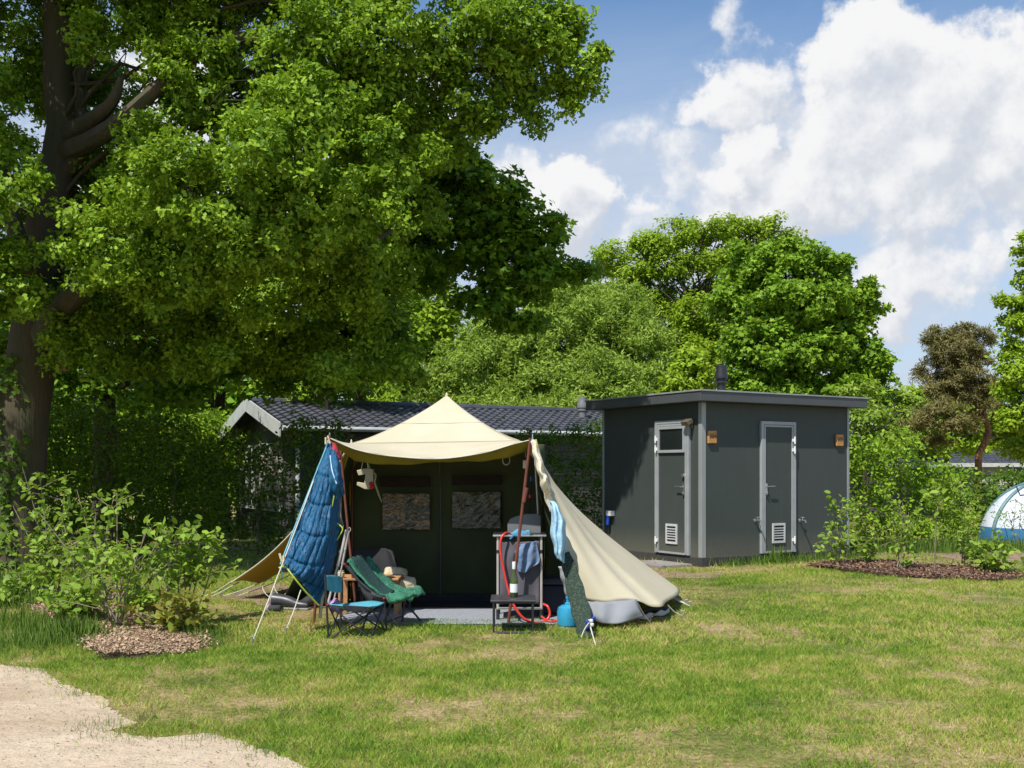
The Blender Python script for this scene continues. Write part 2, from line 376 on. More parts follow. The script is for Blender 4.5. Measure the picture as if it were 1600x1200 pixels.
# ------------------------------------------------------------------ numpy foliage
LOBED = (np.array([(0, 0, 0), (.26, .34, .04), (.12, .48, 0), (.31, .72, .05), (0, 1, -.08), (-.31, .72, .05), (-.12, .48, 0), (-.26, .34, .04)]), [8])
MAPLE = (np.array([(0, 0, 0), (.34, .10, .02), (.50, .48, .02), (.20, .50, 0), (0, 1, -.06), (-.20, .50, 0), (-.50, .48, .02), (-.34, .10, .02)]), [8])
SIMPLE = (np.array([(0, 0, 0), (.27, .45, .06), (0, 1, -.06), (-.27, .45, .06)]), [4])
OVAL = (np.array([(0, 0, 0), (.24, .25, .05), (.25, .65, .05), (0, 1, -.08), (-.25, .65, .05), (-.24, .25, .05)]), [6])
NARROW = (np.array([(0, 0, 0), (.14, .45, .04), (0, 1, -.04), (-.14, .45, .04)]), [4])
NEEDLE = (np.array([(0, 0, 0), (.085, .5, 0), (0, 1, 0), (-.085, .5, 0)]), [4])
def unit(a): return a / np.maximum(np.linalg.norm(a, axis=-1, keepdims=True), 1e-9)
def leafmesh(name, pos, nrm, size, tmpl, mat, parent=None, tdir=None):
    tv = tmpl[0]; k = len(tv); n = len(pos)
    nrm = unit(nrm)
    r = rng.normal(size=(n, 3)) if tdir is None else tdir
    t = unit(r - nrm * (r * nrm).sum(1, keepdims=True)); b = np.cross(nrm, t)
    sz = np.broadcast_to(np.asarray(size, float), (n,))[:, None, None]
    v = pos[:, None, :] + sz * (tv[None, :, 0:1] * b[:, None, :] + tv[None, :, 1:2] * t[:, None, :] + tv[None, :, 2:3] * nrm[:, None, :])
    v = v.reshape(-1, 3)
    if parent is not None: v = v - np.array(ORG[parent])
    me = bpy.data.meshes.new(name)
    me.vertices.add(n * k); me.vertices.foreach_set('co', v.astype(np.float32).ravel())
    me.loops.add(n * k); me.loops.foreach_set('vertex_index', np.arange(n * k, dtype=np.int32))
    me.polygons.add(n); me.polygons.foreach_set('loop_start', (np.arange(n) * k).astype(np.int32))
    me.update(calc_edges=True); me.materials.append(MT[mat])
    o = bpy.data.objects.new(name, me); COL.objects.link(o)
    if parent is not None: o.parent = parent; ORG[o] = ORG[parent]
    return o
def sph(n):
    return unit(rng.normal(size=(n, 3)))
def clumps(blobs, rc, per, dens=1.0, lo=.45, flat=.55, up=.9, outw=.5, jit=.6, dirbias=0):
    P, N, C = [], [], []
    for c, rx, ry, rz in blobs:
        area = (rx * rz + rx * ry + ry * rz) / 3 * 4 * math.pi
        nc = max(3, int(dens * area / (math.pi * rc * rc) * 1.5))
        d = sph(nc); rad = rng.uniform(lo ** 2, 1, nc) ** .5
        cc = np.array(c) + d * rad[:, None] * np.array((rx, ry, rz)) * (1 + .12 * rng.normal(size=(nc, 1)))
        C.append(cc)
        m = per
        r_ = rc * rng.uniform(.6, 1.3, nc)
        e = sph(nc * m).reshape(nc, m, 3) * (rng.random((nc, m, 1)) ** .4) * r_[:, None, None] * np.array((1, 1, flat))
        P.append((cc[:, None, :] + e).reshape(-1, 3))
        nn = np.array((0, 0, up)) + outw * d[:, None, :] + .35 * unit(e) + jit * rng.normal(size=(nc, m, 3))
        N.append(nn.reshape(-1, 3))
    return np.concatenate(P), np.concatenate(N), C
def pxblobs(lst):
    out = []
    for b in lst:
        px, py, D, rx = b[:4]; rz = b[4] if len(b) > 4 else rx
        out.append((W(px, py, D), rx * D / F, (rx + rz) / 2 * D / F * (b[5] if len(b) > 5 else 1), rz * D / F))
    return out
def wob(a, b, n, amp):
    a, b = Vector(a), Vector(b); L = (b - a).length; pts = []
    for i in range(n):
        t = i / (n - 1); p = a.lerp(b, t)
        p.z += L * .10 * math.sin(math.pi * t) 
        if 0 < i < n - 1: p += Vector([random.gauss(0, amp * L) for _ in range(3)])
        pts.append(p)
    return pts
def tree(name, label, base, trunk_pts, r0, blobs, rc, per, leaf, tmpl, mat, bark='bark', dens=1, group=None, twigs=6, fork=None, limbs=None, cat='tree', limb_r=None, limb_p=1, **kw):
    t = thing(name, label, cat, base, group)
    mb = MB(); tp = cr([Vector(base)] + [Vector(p) for p in trunk_pts], 12)
    L = len(tp); mb.tube(tp, [r0 * (1 - .62 * i / (L - 1)) * (1.25 if i == 0 else 1) for i in range(L)], 14, jag=.05)
    mb.build('trunk', bark, t, True)
    B = pxblobs(blobs) if not isinstance(blobs[0][0], Vector) else blobs
    P, N, C = clumps(B, rc, per, dens, **kw)
    bb = MB(); lr = limb_r or r0 * .36
    for pts, rr in (limbs or []):
        q = cr(pts, 14); bb.tube(q, [rr * (1 - .75 * i / 13) for i in range(14)], 9, jag=.06)
    for (c, rx, ry, rz), cc in zip(B, C):
        st = random.choice(sorted(tp[L // 3:], key=lambda p: (p - c).length + max(0, p.z - c.z) * 1.5)[:3])
        if rx > .42 and random.random() < limb_p: bb.tube(cr(wob(st, c, 7, .035), 14), [lr * (1 - .8 * i / 13) for i in range(14)], 6)
        for j in range(min(twigs if rx > .42 else 2, len(cc))):
            q = Vector(cc[j]); bb.tube(wob(c if random.random() < .6 or rx < .42 else st.lerp(c, .6), q, 4, .05), [lr * .28, lr * .2, lr * .13, lr * .06], 4, cap=False)
    bb.build('branches', bark, t, True)
    if isinstance(leaf, tuple): sz = rng.uniform(leaf[0], leaf[1], len(P))
    else: sz = rng.uniform(leaf * .7, leaf * 1.25, len(P))
    leafmesh('crown', P, N, sz, tmpl, mat, t)
    return t

# numpy value noise for densities
_perm = rng.random((256, 256))
def vnoise(x, y, s):
    x = x * s + 100; y = y * s + 100; xi = np.floor(x).astype(int); yi = np.floor(y).astype(int); fx = x - xi; fy = y - yi
    fx = fx * fx * (3 - 2 * fx); fy = fy * fy * (3 - 2 * fy)
    g = lambda a, b: _perm[a % 256, b % 256]
    return (g(xi, yi) * (1 - fx) + g(xi + 1, yi) * fx) * (1 - fy) + (g(xi, yi + 1) * (1 - fx) + g(xi + 1, yi + 1) * fx) * fy
def inpoly(x, y, poly):
    c = np.zeros(len(x), bool); n = len(poly)
    for i in range(n):
        x1, y1 = poly[i]; x2, y2 = poly[(i + 1) % n]
        if y1 == y2: continue
        m = ((y1 > y) != (y2 > y)) & (x < (x2 - x1) * (y - y1) / (y2 - y1) + x1); c ^= m
    return c
def roughen(poly, step, amp, skip=lambda a, b: False):
    out = []
    for i in range(len(poly)):
        a, b = poly[i], poly[(i + 1) % len(poly)]; L = math.dist(a, b); k = max(1, int(L / step))
        if skip(a, b): out.append(a); continue
        for j in range(k):
            t = j / k; out.append((a[0] + (b[0] - a[0]) * t + random.gauss(0, amp), a[1] + (b[1] - a[1]) * t + random.gauss(0, amp)))
    return out
def sheet(name, poly, z, mat, kind='structure', label=None, cat=None):
    me = bpy.data.meshes.new(name); me.from_pydata([(x, y, z) for x, y in poly], [], [tuple(range(len(poly)))])
    if me.polygons[0].normal.z < 0: me.flip_normals()
    o = link(name, me, mat, None); return props(o, label, cat, kind=kind)
#==SETTING==
# ------------------------------------------------------------------ ground
me = bpy.data.meshes.new('ground'); me.from_pydata([(-220, -60, 0), (220, -60, 0), (220, 320, 0), (-220, 320, 0)], [], [(0, 1, 2, 3)])
props(link('ground', me, 'ground', None), kind='structure')
g2 = lambda px, py: tuple(G(px, py))[:2]
sand_px = [(-260, 1015), (-60, 1030), (0, 1042), (60, 1046), (105, 1066), (150, 1092), (222, 1116), (232, 1128), (200, 1134), (160, 1140), (215, 1153), (262, 1160), (320, 1150), (385, 1156), (440, 1178), (485, 1205), (560, 1275), (600, 1400)]
sand = [g2(*p) for p in sand_px] + [(-.2, 1.2), (-.2, -30), (-14, -30), (-14, 6.5)]
def far(a, b): return min(a[1], b[1]) < 2 or a[0] < -9
sand_r = roughen(roughen(sand, .35, .055, far), .05, .014, far)
sand = sand_r
sheet('sand_path', sand_r, .004, 'sand')
mulch_l = [g2(*p) for p in [(45, 948), (85, 928), (130, 922), (195, 924), (232, 950), (262, 978), (318, 996), (332, 1010), (300, 1021), (225, 1028), (160, 1032), (138, 1012), (118, 990), (70, 970)]]
mulch_r = [g2(*p) for p in [(1262, 884), (1300, 880), (1350, 880), (1420, 884), (1520, 893), (1592, 899), (1594, 907), (1545, 910), (1450, 904), (1380, 901), (1310, 893)]]
dirt_s = [g2(*p) for p in [(1440, 866), (1520, 863), (1700, 862), (1900, 868), (1900, 880), (1640, 880), (1500, 877)]]
bare_b = [g2(*p) for p in [(985, 886), (1090, 896), (1130, 897), (1120, 905), (1020, 903), (940, 893)]]
bare_t = [g2(*p) for p in [(345, 935), (390, 918), (440, 912), (500, 920), (520, 950), (430, 950)]]
sheet('mulch_ground', roughen(mulch_l, .08, .03), .008, 'mulch_soil')
sheet('mulch_ground', roughen(mulch_r, .1, .04), .008, 'mulch_soil')
sheet('dirt_strip', roughen(dirt_s, .15, .05), .006, 'dirt')
sheet('bare_earth', roughen(bare_b, .12, .04), .006, 'dirt')
sheet('bare_earth', roughen(bare_t, .12, .04), .006, 'dirt')
# low mounds of chips
def chips(name, poly, n, mat, label, smin, smax):
    xs = np.array([p[0] for p in poly]); ys = np.array([p[1] for p in poly])
    x = rng.uniform(xs.min() - .1, xs.max() + .1, n * 3); y = rng.uniform(ys.min() - .1, ys.max() + .1, n * 3)
    ok = inpoly(x + rng.normal(0, .05, len(x)), y + rng.normal(0, .05, len(x)), poly); x, y = x[ok][:n], y[ok][:n]
    z = .012 + .03 * rng.random(len(x)) + .05 * vnoise(x, y, 1.5)
    N = np.array((0, 0, 1.0)) + .3 * rng.normal(size=(len(x), 3))
    o = leafmesh(name, np.stack([x, y, z], 1), N, rng.uniform(smin, smax, len(x)), (np.array([(.18, 0, 0), (.22, .8, .04), (.02, 1, .02), (-.2, .9, .05), (-.16, .1, 0)]), [5]), mat)
    props(o, label, 'mulch', kind='stuff')
chips('wood_chips', mulch_l, 42000, 'chip_light', 'pale wood chips spread under the shrubs beside the sand path', .013, .036)
chips('wood_chips', mulch_r, 18000, 'chip_dark', 'dark brown bark chips under the saplings right of the cabin', .018, .05)

lx = rng.uniform(-4.6, -1.2, 500); ly = rng.uniform(5.2, 8, 500); ok_ = inpoly(lx, ly, sand) & (rng.random(500) < .4); lx, ly = lx[ok_], ly[ok_]
props(leafmesh('leaf_litter', np.stack([lx, ly, np.full(len(lx), .009)], 1), np.array((0, 0, 1.0)) + .15 * rng.normal(size=(len(lx), 3)), rng.uniform(.008, .035, len(lx)), NARROW, 'chip_dark'), 'few dark twigs and dry leaf bits lying on the pale sand', 'leaf litter', kind='stuff')
px_ = rng.uniform(-4.6, -.9, 2600); py_ = rng.uniform(5.2, 8, 2600); ok_ = inpoly(px_, py_, sand); px_, py_ = px_[ok_], py_[ok_]
props(leafmesh('pebbles', np.stack([px_, py_, np.full(len(px_), .007)], 1), np.array((0, 0, 1.0)) + .35 * rng.normal(size=(len(px_), 3)), rng.uniform(.004, .013, len(px_)), (np.array([(.4, 0, 0), (.5, .6, .25), (0, 1, .1), (-.5, .5, .3), (-.3, 0, 0)]), [5]), 'pebble'), 'tiny pebbles and grit scattered over the sand path', 'pebbles', kind='stuff')
# ------------------------------------------------------------------ grass
def blades(name, D0, D1, n, h, w, label, tri=True):
    # sample depth so that screen density is even-ish
    u = rng.random(n); D = D0 * (D1 / D0) ** u
    D = D0 + (D1 - D0) * (u ** 1.0)
    half = D * .56 + .3
    x = rng.uniform(-1, 1, n) * half
    d = D
    keep = rng.random(n) < (half / half.max())
    x, d = x[keep], d[keep]
    bare = vnoise(x, d, .9) * .5 + vnoise(x, d, 3.1) * .3 + vnoise(x, d, 8) * .2
    k = rng.random(len(x)) < np.clip(2.3 - 3.1 * bare, .12, 1)
    sg = np.where(rng.random(len(x)) < .12, .22, .04); jx = x + rng.normal(0, 1, len(x)) * sg; jd = d + rng.normal(0, 1, len(x)) * sg
    k &= ~inpoly(jx, jd, sand)
    k &= ~(inpoly(jx, jd, mulch_l) & (rng.random(len(x)) > .03)); k &= ~(inpoly(jx, jd, mulch_r) & (rng.random(len(x)) > .04))
    k &= ~(inpoly(jx, jd, dirt_s) & (rng.random(len(x)) > .1)); k &= ~(inpoly(jx, jd, bare_b) & (rng.random(len(x)) > .2)); k &= ~(inpoly(jx, jd, bare_t) & (rng.random(len(x)) > .2))
    k &= ~((x > -2.3 + .05) & (x < .55) & (d > 10.5) & (d < 14)) 
    k &= ~inpoly(x, d, CABIN_FOOT)
    x, d = x[k], d[k]; n = len(x)
    tuft = vnoise(x, d, 5) * .6 + vnoise(x, d, 14) * .4
    H = h * rng.uniform(.5, 1.3, n) * (.35 + 1.3 * tuft)
    ang = rng.uniform(0, 2 * math.pi, n); lean = rng.uniform(.15, 1.1, n)
    up = np.stack([np.cos(ang) * lean, np.sin(ang) * lean, np.ones(n)], 1); up = unit(up)
    side = unit(np.cross(up, rng.normal(size=(n, 3)))) 
    p = np.stack([x, d, np.full(n, .002)], 1)
    ww = (w * rng.uniform(.6, 1.3, n))[:, None]
    tip = p + up * H[:, None] + np.stack([np.cos(ang), np.sin(ang), np.zeros(n)], 1) * (H * .25)[:, None]
    v = np.stack([p - side * ww, p + side * ww, tip], 1).reshape(-1, 3)
    me = bpy.data.meshes.new(name); me.vertices.add(n * 3); me.vertices.foreach_set('co', v.astype(np.float32).ravel())
    me.loops.add(n * 3); me.loops.foreach_set('vertex_index', np.arange(n * 3, dtype=np.int32))
    me.polygons.add(n); me.polygons.foreach_set('loop_start', (np.arange(n) * 3).astype(np.int32)); me.update(calc_edges=True)
    me.materials.append(MT['grass']); o = bpy.data.objects.new(name, me); COL.objects.link(o)
    return props(o, label, 'grass', kind='stuff')
# cabin frame (needed for masks)
cA = Vector((2.95, 16.4, 0)); uR = Vector((.859, .512, 0)).normalized(); uL = Vector((-uR.y, uR.x, 0)); nR = -uL; nL = -uR
LR, LL = 3.27, 2.62
CABIN_FOOT = [tuple(p)[:2] for p in (cA, cA + uR * LR, cA + uR * LR + uL * LL, cA + uL * LL)]
blades('grass', 5.0, 9.0, 380000, .034, .0026, 'short worn lawn grass nearest the camera')
blades('grass', 9.0, 16.0, 330000, .042, .0042, 'short sunny lawn grass around the tent and cabin')
blades('grass', 16.0, 34.0, 160000, .07, .008, 'distant lawn grass running back to the hedges')
# long tufts at left
def tufts(name, spots, label, mat='long_grass'):
    P, N, T, S = [], [], [], []
    for px, py, rad, n, h in spots:
        c = G(px, py); m = n
        q = np.array(c) + np.concatenate([rng.normal(0, rad, (m, 2)), np.zeros((m, 1))], 1)
        P.append(q); a = rng.normal(0, .45, (m, 3)); a[:, 2] = 1; T.append(a); N.append(np.concatenate([rng.normal(size=(m, 2)), np.full((m, 1), .1)], 1)); S.append(h * rng.uniform(.5, 1.2, m))
    o = leafmesh(name, np.concatenate(P), np.concatenate(N), np.concatenate(S), (np.array([(-.018, 0, 0), (.018, 0, 0), (.014, .6, .05), (0, 1, .16), (-.014, .6, .05)]), [5]), mat, None, np.concatenate(T))
    return props(o, label, 'grass', kind='stuff')
tufts('long_grass', [(5, 945, .35, 1100, .22), (30, 980, .35, 1100, .16), (80, 1005, .25, 700, .13), (105, 1000, .12, 350, .20), (15, 1010, .4, 900, .12), (-20, 925, .4, 900, .25), (125, 1000, .08, 120, .22), (325, 995, .12, 220, .12), (335, 1008, .1, 120, .10)], 'long uncut grass at the edge of the left shrub bed')
tufts('long_grass', [(1130 + i * 22, 884 - i * 1.2, .14, 130, .16) for i in range(10)] + [(1340 + i * 30, 862, .35, 260, .25) for i in range(10)] + [(1215, 880, .08, 120, .26)], 'longer grass along the cabin base and the right hedge')
tufts('long_grass', [(230, 1125, .04, 60, .07), (160, 1138, .10, 120, .05), (205, 1150, .12, 150, .05), (120, 1088, .05, 50, .05), (60, 1046, .1, 100, .05), (265, 1185, .02, 15, .03), (420, 1176, .06, 90, .06), (390, 1186, .02, 20, .04), (330, 1152, .12, 160, .05)], 'sparse tufts of grass creeping over the edge of the sand')
#==CABIN==
UP = Vector((0, 0, 1))
cab = thing('utility_cabin', 'dark grey sanitary cabin with two narrow doors and a flat roof', 'cabin', cA)
zb, zt = .14, 2.56
mb = MB(); ctr = cA + uR * LR / 2 + uL * LL / 2
mb.box(ctr + UP * (zb + zt) / 2, (LR, LL, zt - zb), (uR, uL, UP)); mb.build('wall', 'cabin_wall', cab)
MB().box(ctr + UP * .07, (LR + .03, LL + .03, .14), (uR, uL, UP)).build('plinth', 'cabin_plinth', cab, bevel=.005)
# roof slab slightly tilted, overhang .2
ov = .22
mb = MB(); rc_ = ctr + UP * 2.64
mb.box(rc_, (LR + 2 * ov, LL + 2 * ov, .15), (uR, uL, UP)); rf = mb.build('roof', 'cabin_roof', cab, bevel=.008)
mb = MB(); mb.box(ctr + UP * 2.727, (LR + 2 * ov + .03, LL + 2 * ov + .03, .025), (uR, uL, UP)); mb.build('roof_edge', 'alu_dull', rf, bevel=.004)
# corner posts
for p, nm in ((cA, 0), (cA + uR * LR, 1), (cA + uL * LL, 2)):
    s = .085 if nm == 0 else .05
    MB().box(p + UP * (zb + zt) / 2 + (uR + uL) * (s / 2 - .012 if nm == 0 else 0) + (uL * (s / 2 - .012) - uR * (s / 2 - .012) if nm == 1 else Vector()) + (uR * (s / 2 - .012) - uL * (s / 2 - .012) if nm == 2 else Vector()), (s, s, zt - zb - .004), (uR, uL, UP)).build('corner_post', 'alu_dull', cab, bevel=.004)
def onR(a, z, o=0): return cA + uR * a + nR * o + UP * z
def onL(a, z, o=0): return cA + uL * a + nL * o + UP * z
def door(on, u, n, a0, a1, z0, z1, window, hinge_a, handle_a, hs):
    """outer frame, leaf, vent, handle, hinges on a wall; a measured along the wall"""
    d = MB().box(on((a0 + a1) / 2, (z0 + z1) / 2, .012), (a1 - a0 - .1, .03, z1 - z0 - .06), (u, n, UP)).build('door', 'cabin_wall', cab)
    f = MB(); w = .055
    f.box(on(a0 + w / 2, (z0 + z1) / 2, .02), (w, .05, z1 - z0), (u, n, UP)); f.box(on(a1 - w / 2, (z0 + z1) / 2, .02), (w, .05, z1 - z0), (u, n, UP))
    f.box(on((a0 + a1) / 2, z1 - w / 2, .02), (a1 - a0 - 2 * w, .05, w), (u, n, UP))
    f.build('door_frame', 'alu', d, bevel=.004)
    f = MB(); w2 = .03; b0, b1 = a0 + w + .008, a1 - w - .008
    for q in (b0 + w2 / 2, b1 - w2 / 2): f.box(on(q, (z0 + z1) / 2 - w / 2, .034), (w2, .02, z1 - z0 - w - .012), (u, n, UP))
    f.box(on((b0 + b1) / 2, z1 - w - .006 - w2 / 2, .034), (b1 - b0 - 2 * w2, .02, w2), (u, n, UP)); f.box(on((b0 + b1) / 2, z0 + w2 / 2, .034), (b1 - b0 - 2 * w2, .02, w2), (u, n, UP))
    f.build('door_edge', 'white' if False else 'alu', d, bevel=.002)
    # vent
    va, vz, vw, vh = (a0 + a1) / 2, z0 + .32, .28, .32
    f = MB()
    for sx in (-1, 1): f.box(on(va + sx * (vw / 2 - .014), vz, .037), (.028, .02, vh), (u, n, UP))
    for sz in (-1, 1): f.box(on(va, vz + sz * (vh / 2 - .018), .037), (vw - .056, .02, .036), (u, n, UP))
    for k in range(5): f.box(on(va, vz - .082 + k * .041, .036), (vw - .056, .012, .017), (u, n, UP))
    vo = f.build('vent', 'alu_vent', d)
    MB().box(on(va, vz, .030), (vw - .03, .008, vh - .03), (u, n, UP)).build('vent_back', 'black_gap', d)
    # hinges
    for hz in (z1 - .30, z1 - .46, z0 + .2):
        f = MB(); f.box(on(hinge_a, hz, .055), (.07, .03, .05), (u, n, UP)); f.tube([on(hinge_a, hz - .06, .075), on(hinge_a, hz + .06, .075)], .014, 8)
        f.build('hinge', 'white', d, bevel=.003)
    # handle
    f = MB(); f.box(on(handle_a, z0 + 1.04, .05), (.035, .012, .18), (u, n, UP)); f.tube([on(handle_a, z0 + 1.08, .05), on(handle_a, z0 + 1.08, .10)], .009, 8)
    f.tube([on(handle_a, z0 + 1.08, .10), on(handle_a + hs * .14, z0 + 1.085, .10)], .010, 8)
    f.tube([on(handle_a, z0 + .98, .05), on(handle_a, z0 + .98, .075)], .014, 8)
    f.build('handle', 'steel', d, True)
    if window:
        wz0, wz1 = z1 - .50, z1 - .12; wa0, wa1 = b0 + .045, b1 - .045
        wf = MB()
        for q in (wa0, wa1): wf.box(on(q, (wz0 + wz1) / 2, .045), (.045, .03, wz1 - wz0 + .045), (u, n, UP))
        for q in (wz0, wz1): wf.box(on((wa0 + wa1) / 2, q, .045), (wa1 - wa0 - .045, .03, .045), (u, n, UP))
        wo = wf.build('window_frame', 'alu', d, bevel=.003)
        MB().box(on((wa0 + wa1) / 2, (wz0 + wz1) / 2, .034), (wa1 - wa0, .01, wz1 - wz0), (u, n, UP)).build('window_pane', 'glass_dark', d)
    return d
def alongR(px): 
    k = (px - 800) / F; return (k * cA.y - cA.x) / (uR.x - k * uR.y)
def alongL(px):
    k = (px - 800) / F; return (k * cA.y - cA.x) / (uL.x - k * uL.y)
def zat(p, py): return EYE - (py - HY) / F * p.y
aR0, aR1 = alongR(1187), alongR(1241)
aL0, aL1 = alongL(1079), alongL(1026)
zR1 = zat(onR(aR0, 0), 658); zL1 = zat(onL(aL0, 0), 655)
door(onR, uR, nR, aR0, aR1, .16, zR1, False, aR1 - .06, aR0 + .10, 1)
door(onL, uL, nL, aL0, aL1, .16, zL1, True, aL1 - .06, aL0 + .12, 1)
# second lock above the left door handle, lamp, socket, taps, signs
MB().tube([onL(aL0 + .12, 1.42, .03), onL(aL0 + .12, 1.42, .07)], .03, 12).build('lock', 'steel', cab, True)
p = onL(aL0 - .03, zat(onL(aL0, 0), 660), .10)
lb = MB(); lb.box(p + UP * .0, (.16, .12, .07), (uL, (nL - UP * .5).normalized(), (UP + nL * .5).normalized())); lb.tube([onL(aL0 - .03, p.z, 0), p], .02, 8); lb.box(onL(aL0 - .03, p.z - .03, .01), (.07, .02, .12), (uL, nL, UP))
lb.build('lamp', 'pole_lamp', cab, bevel=.006)
p = onL(alongL(957), zat(onL(alongL(957), 0), 802), .05); so = MB(); so.box(p, (.13, .10, .09), (uL, nL, UP)); so = so.build('socket', 'white', cab, bevel=.008)
MB().tube([p + nL * .02 - UP * .04 + uL * .03, p + nL * .03 - UP * .20 + uL * .035], [.035, .03], 10).build('plug', 'blue_plastic', so, True)
for px, py in ((1179, 813), (1249, 813)):
    a = alongR(px); z = zat(onR(a, 0), py); f = MB()
    f.tube([onR(a, z, 0), onR(a, z, .13), onR(a + .0, z - .035, .15)], [.014, .014, .013], 8); f.tube([onR(a, z, .07), onR(a, z + .05, .07)], .009, 8)
    f.bar(onR(a - .035, z + .052, .07), onR(a + .035, z + .052, .07), .014); f.tube([onR(a, z, 0), onR(a, z, .012)], .028, 12)
    f.build('tap', 'steel', cab, True)
for px, py, txt in ((1111, 683, '304'), (1310, 688, '305')):
    a = alongR(px); z = zat(onR(a, 0), py)
    s = MB().box(onR(a, z, .022), (.17, .045, .20), (uR, nR, UP)).build('number_sign', 'sign_wood', cab, bevel=.012)
    textmesh('number', txt, .095, 'ink', s, onR(a, z + .01, .0455), (uR, UP, nR))
pf = W(1127, 612, 17.6); fl = Vector((pf.x, pf.y, 2.72))
f = MB().lathe(fl, [(.075, 0), (.075, .22), (.105, .235), (.105, .26), (.085, .265), (.085, .29), (.115, .31), (.115, .36), (.085, .47), (.088, .52), (.06, .53)], 18)
f.build('flue', 'dark_metal', cab, True)
MB().box(cA + uL * .55 + nL * .42 + UP * .02, (.9, .62, .05), (uL, nL, UP)).build('paving_slab', 'stone', None, bevel=.008)
ps = bpy.data.objects['paving_slab']; props(ps, 'grey stone slab laid before the windowed cabin door', 'paving slab')

# ------------------------------------------------------------------ chalet behind the hedge
hR = Vector((.88, .47, 0)).normalized(); hP = Vector((hR.y, -hR.x, 0))     # along ridge / toward the camera
h0 = Vector((-6.26, 25, 0)); hl, hw, hr, he = 17.0, 2.9, 3.12, 2.42
ch = thing('chalet', 'dark holiday chalet with tiled roof and white gable boards behind the hedge', 'house', h0)
mb = MB(); c = h0 + hR * (hl / 2 + .35)
prof = [(-hw + .35, 0), (hw - .35, 0), (hw - .35, he - .05), (0, hr - .12), (-hw + .35, he - .05)]
v = [h0 + hR * s + hP * a + UP * z for s in (.35, hl) for a, z in prof]
mb.add(v, [(0, 1, 2, 3, 4), (9, 8, 7, 6, 5)] + [(i, (i + 1) % 5, (i + 1) % 5 + 5, i + 5) for i in range(5)]); wl = mb.build('wall', 'house_wall', ch)
mb = MB()                                                     # weatherboards
for k in range(12):
    z = .15 + k * .19
    mb.box(h0 + hR * (hl / 2 + .35) + hP * (hw - .34) + UP * z, (hl - .8, .02, .165), (hR, hP, (UP + hP * .06).normalized()))
    mb.box(h0 + hR * .345 + UP * z, (2 * hw - .72, .02, .165), (hP, hR, UP))
mb.build('cladding', 'house_wall', ch)
def tiles(name, e0, e1, up, nrm, L, H, mat, parent, lift=.03):
    """pantile roof plane: e0 eave start, e1 direction along eave, up direction up the slope"""
    nu = int(L / .23); nv = int(H / .28); V = []; Fc = []; su = 6
    for j in range(nv):
        for q in (0, 1):
            for i in range(nu * su + 1):
                a = i / su * .23; ph = i / su * 2 * math.pi
                h = .018 * math.sin(ph) + (.026 if q == 0 else -.004) + .02
                V.append(e0 + e1 * a + up * (j + q) * H / nv + nrm * h)
    w = nu * su + 1
    for j in range(nv * 2 - 1):
        for i in range(w - 1): Fc.append((j * w + i, j * w + i + 1, (j + 1) * w + i + 1, (j + 1) * w + i))
    MB().add(V, Fc).build(name, mat, parent, False)
sl = math.hypot(hw, hr - he)
for sgn in (1, -1):
    d = hP * sgn; up = (-d * hw + UP * (hr - he)).normalized(); nr = (UP * hw + d * (hr - he)).normalized()
    e0 = h0 + d * hw + UP * he
    MB().box(e0 + hR * hl / 2 + up * sl / 2 - nr * .03, (hl, sl, .05), (hR, up, nr)).build('roof', 'dark_metal', ch)
    tiles('roof_tiles', e0, hR, up, nr, hl, sl, 'tile', ch)
    # gable board
    a = e0 - hR * .02; b = h0 - hR * .02 + UP * hr
    bm_ = MB(); bm_.poly([a + UP * .10, b + UP * .10, b - UP * .22, a - UP * .22], .03, -hR); bm_.build('gable_board', 'fascia', ch)
    MB().tube([e0 + d * .06 - UP * .02, e0 + d * .06 + hR * hl - UP * .02], .055, 8).build('gutter', 'fascia', ch, True)
MB().tube([h0 + UP * (hr + .03), h0 + hR * hl + UP * (hr + .03)], .09, 8).build('ridge_cap', 'tile', ch, True)
for s in (.42, 1.25):
    MB().tube([h0 + hR * s + hP * (hw - .24) + UP * (he - .05), h0 + hR * s + hP * (hw - .24)], .05, 8).build('downpipe', 'fascia', ch, True)
def hwin(c, u, n, w, h, mat, mull=1):
    f = MB()
    for sx in (-1, 1): f.box(c + u * sx * w / 2 + n * .03, (.07, .07, h + .07), (u, n, UP))
    for sz in (-1, 1): f.box(c + UP * sz * h / 2 + n * .03, (w - .07, .07, .07), (u, n, UP))
    for k in range(mull): f.box(c + u * (-w / 2 + w * (k + 1) / (mull + 1)) + n * .03, (.06, .06, h - .07), (u, n, UP))
    o = f.build('window', 'fascia', ch); MB().box(c + n * .01, (w, .02, h), (u, n, UP)).build('pane', mat, o)
hwin(h0 + hP * .9 + hR * .34 + UP * 1.35, hP, -hR, 1.7, 1.5, 'glass_pink')
hwin(h0 + hP * -1.3 + hR * .34 + UP * 1.35, hP, -hR, 1.2, 1.5, 'glass_dark')
for s in (2.6, 5.4, 9.5, 12.5): hwin(h0 + hR * s + hP * (hw - .33) + UP * 1.4, hR, hP, 1.3, 1.1, 'glass_dark')
fp = h0 + hR * 8.9 + hP * .9; 
k = (907 - 800) / F; s = (k * (fp.y - hR.y * 8.9) - (fp.x - hR.x * 8.9)) / (hR.x - k * hR.y); fp = h0 + hR * s + hP * 1.0
MB().lathe(fp + UP * 2.75, [(.10, 0), (.10, .32), (.13, .34), (.13, .40), (.15, .42), (.15, .52), (.11, .60), (.11, .70), (.08, .71)], 14).build('flue', 'grey_panel', ch, True)
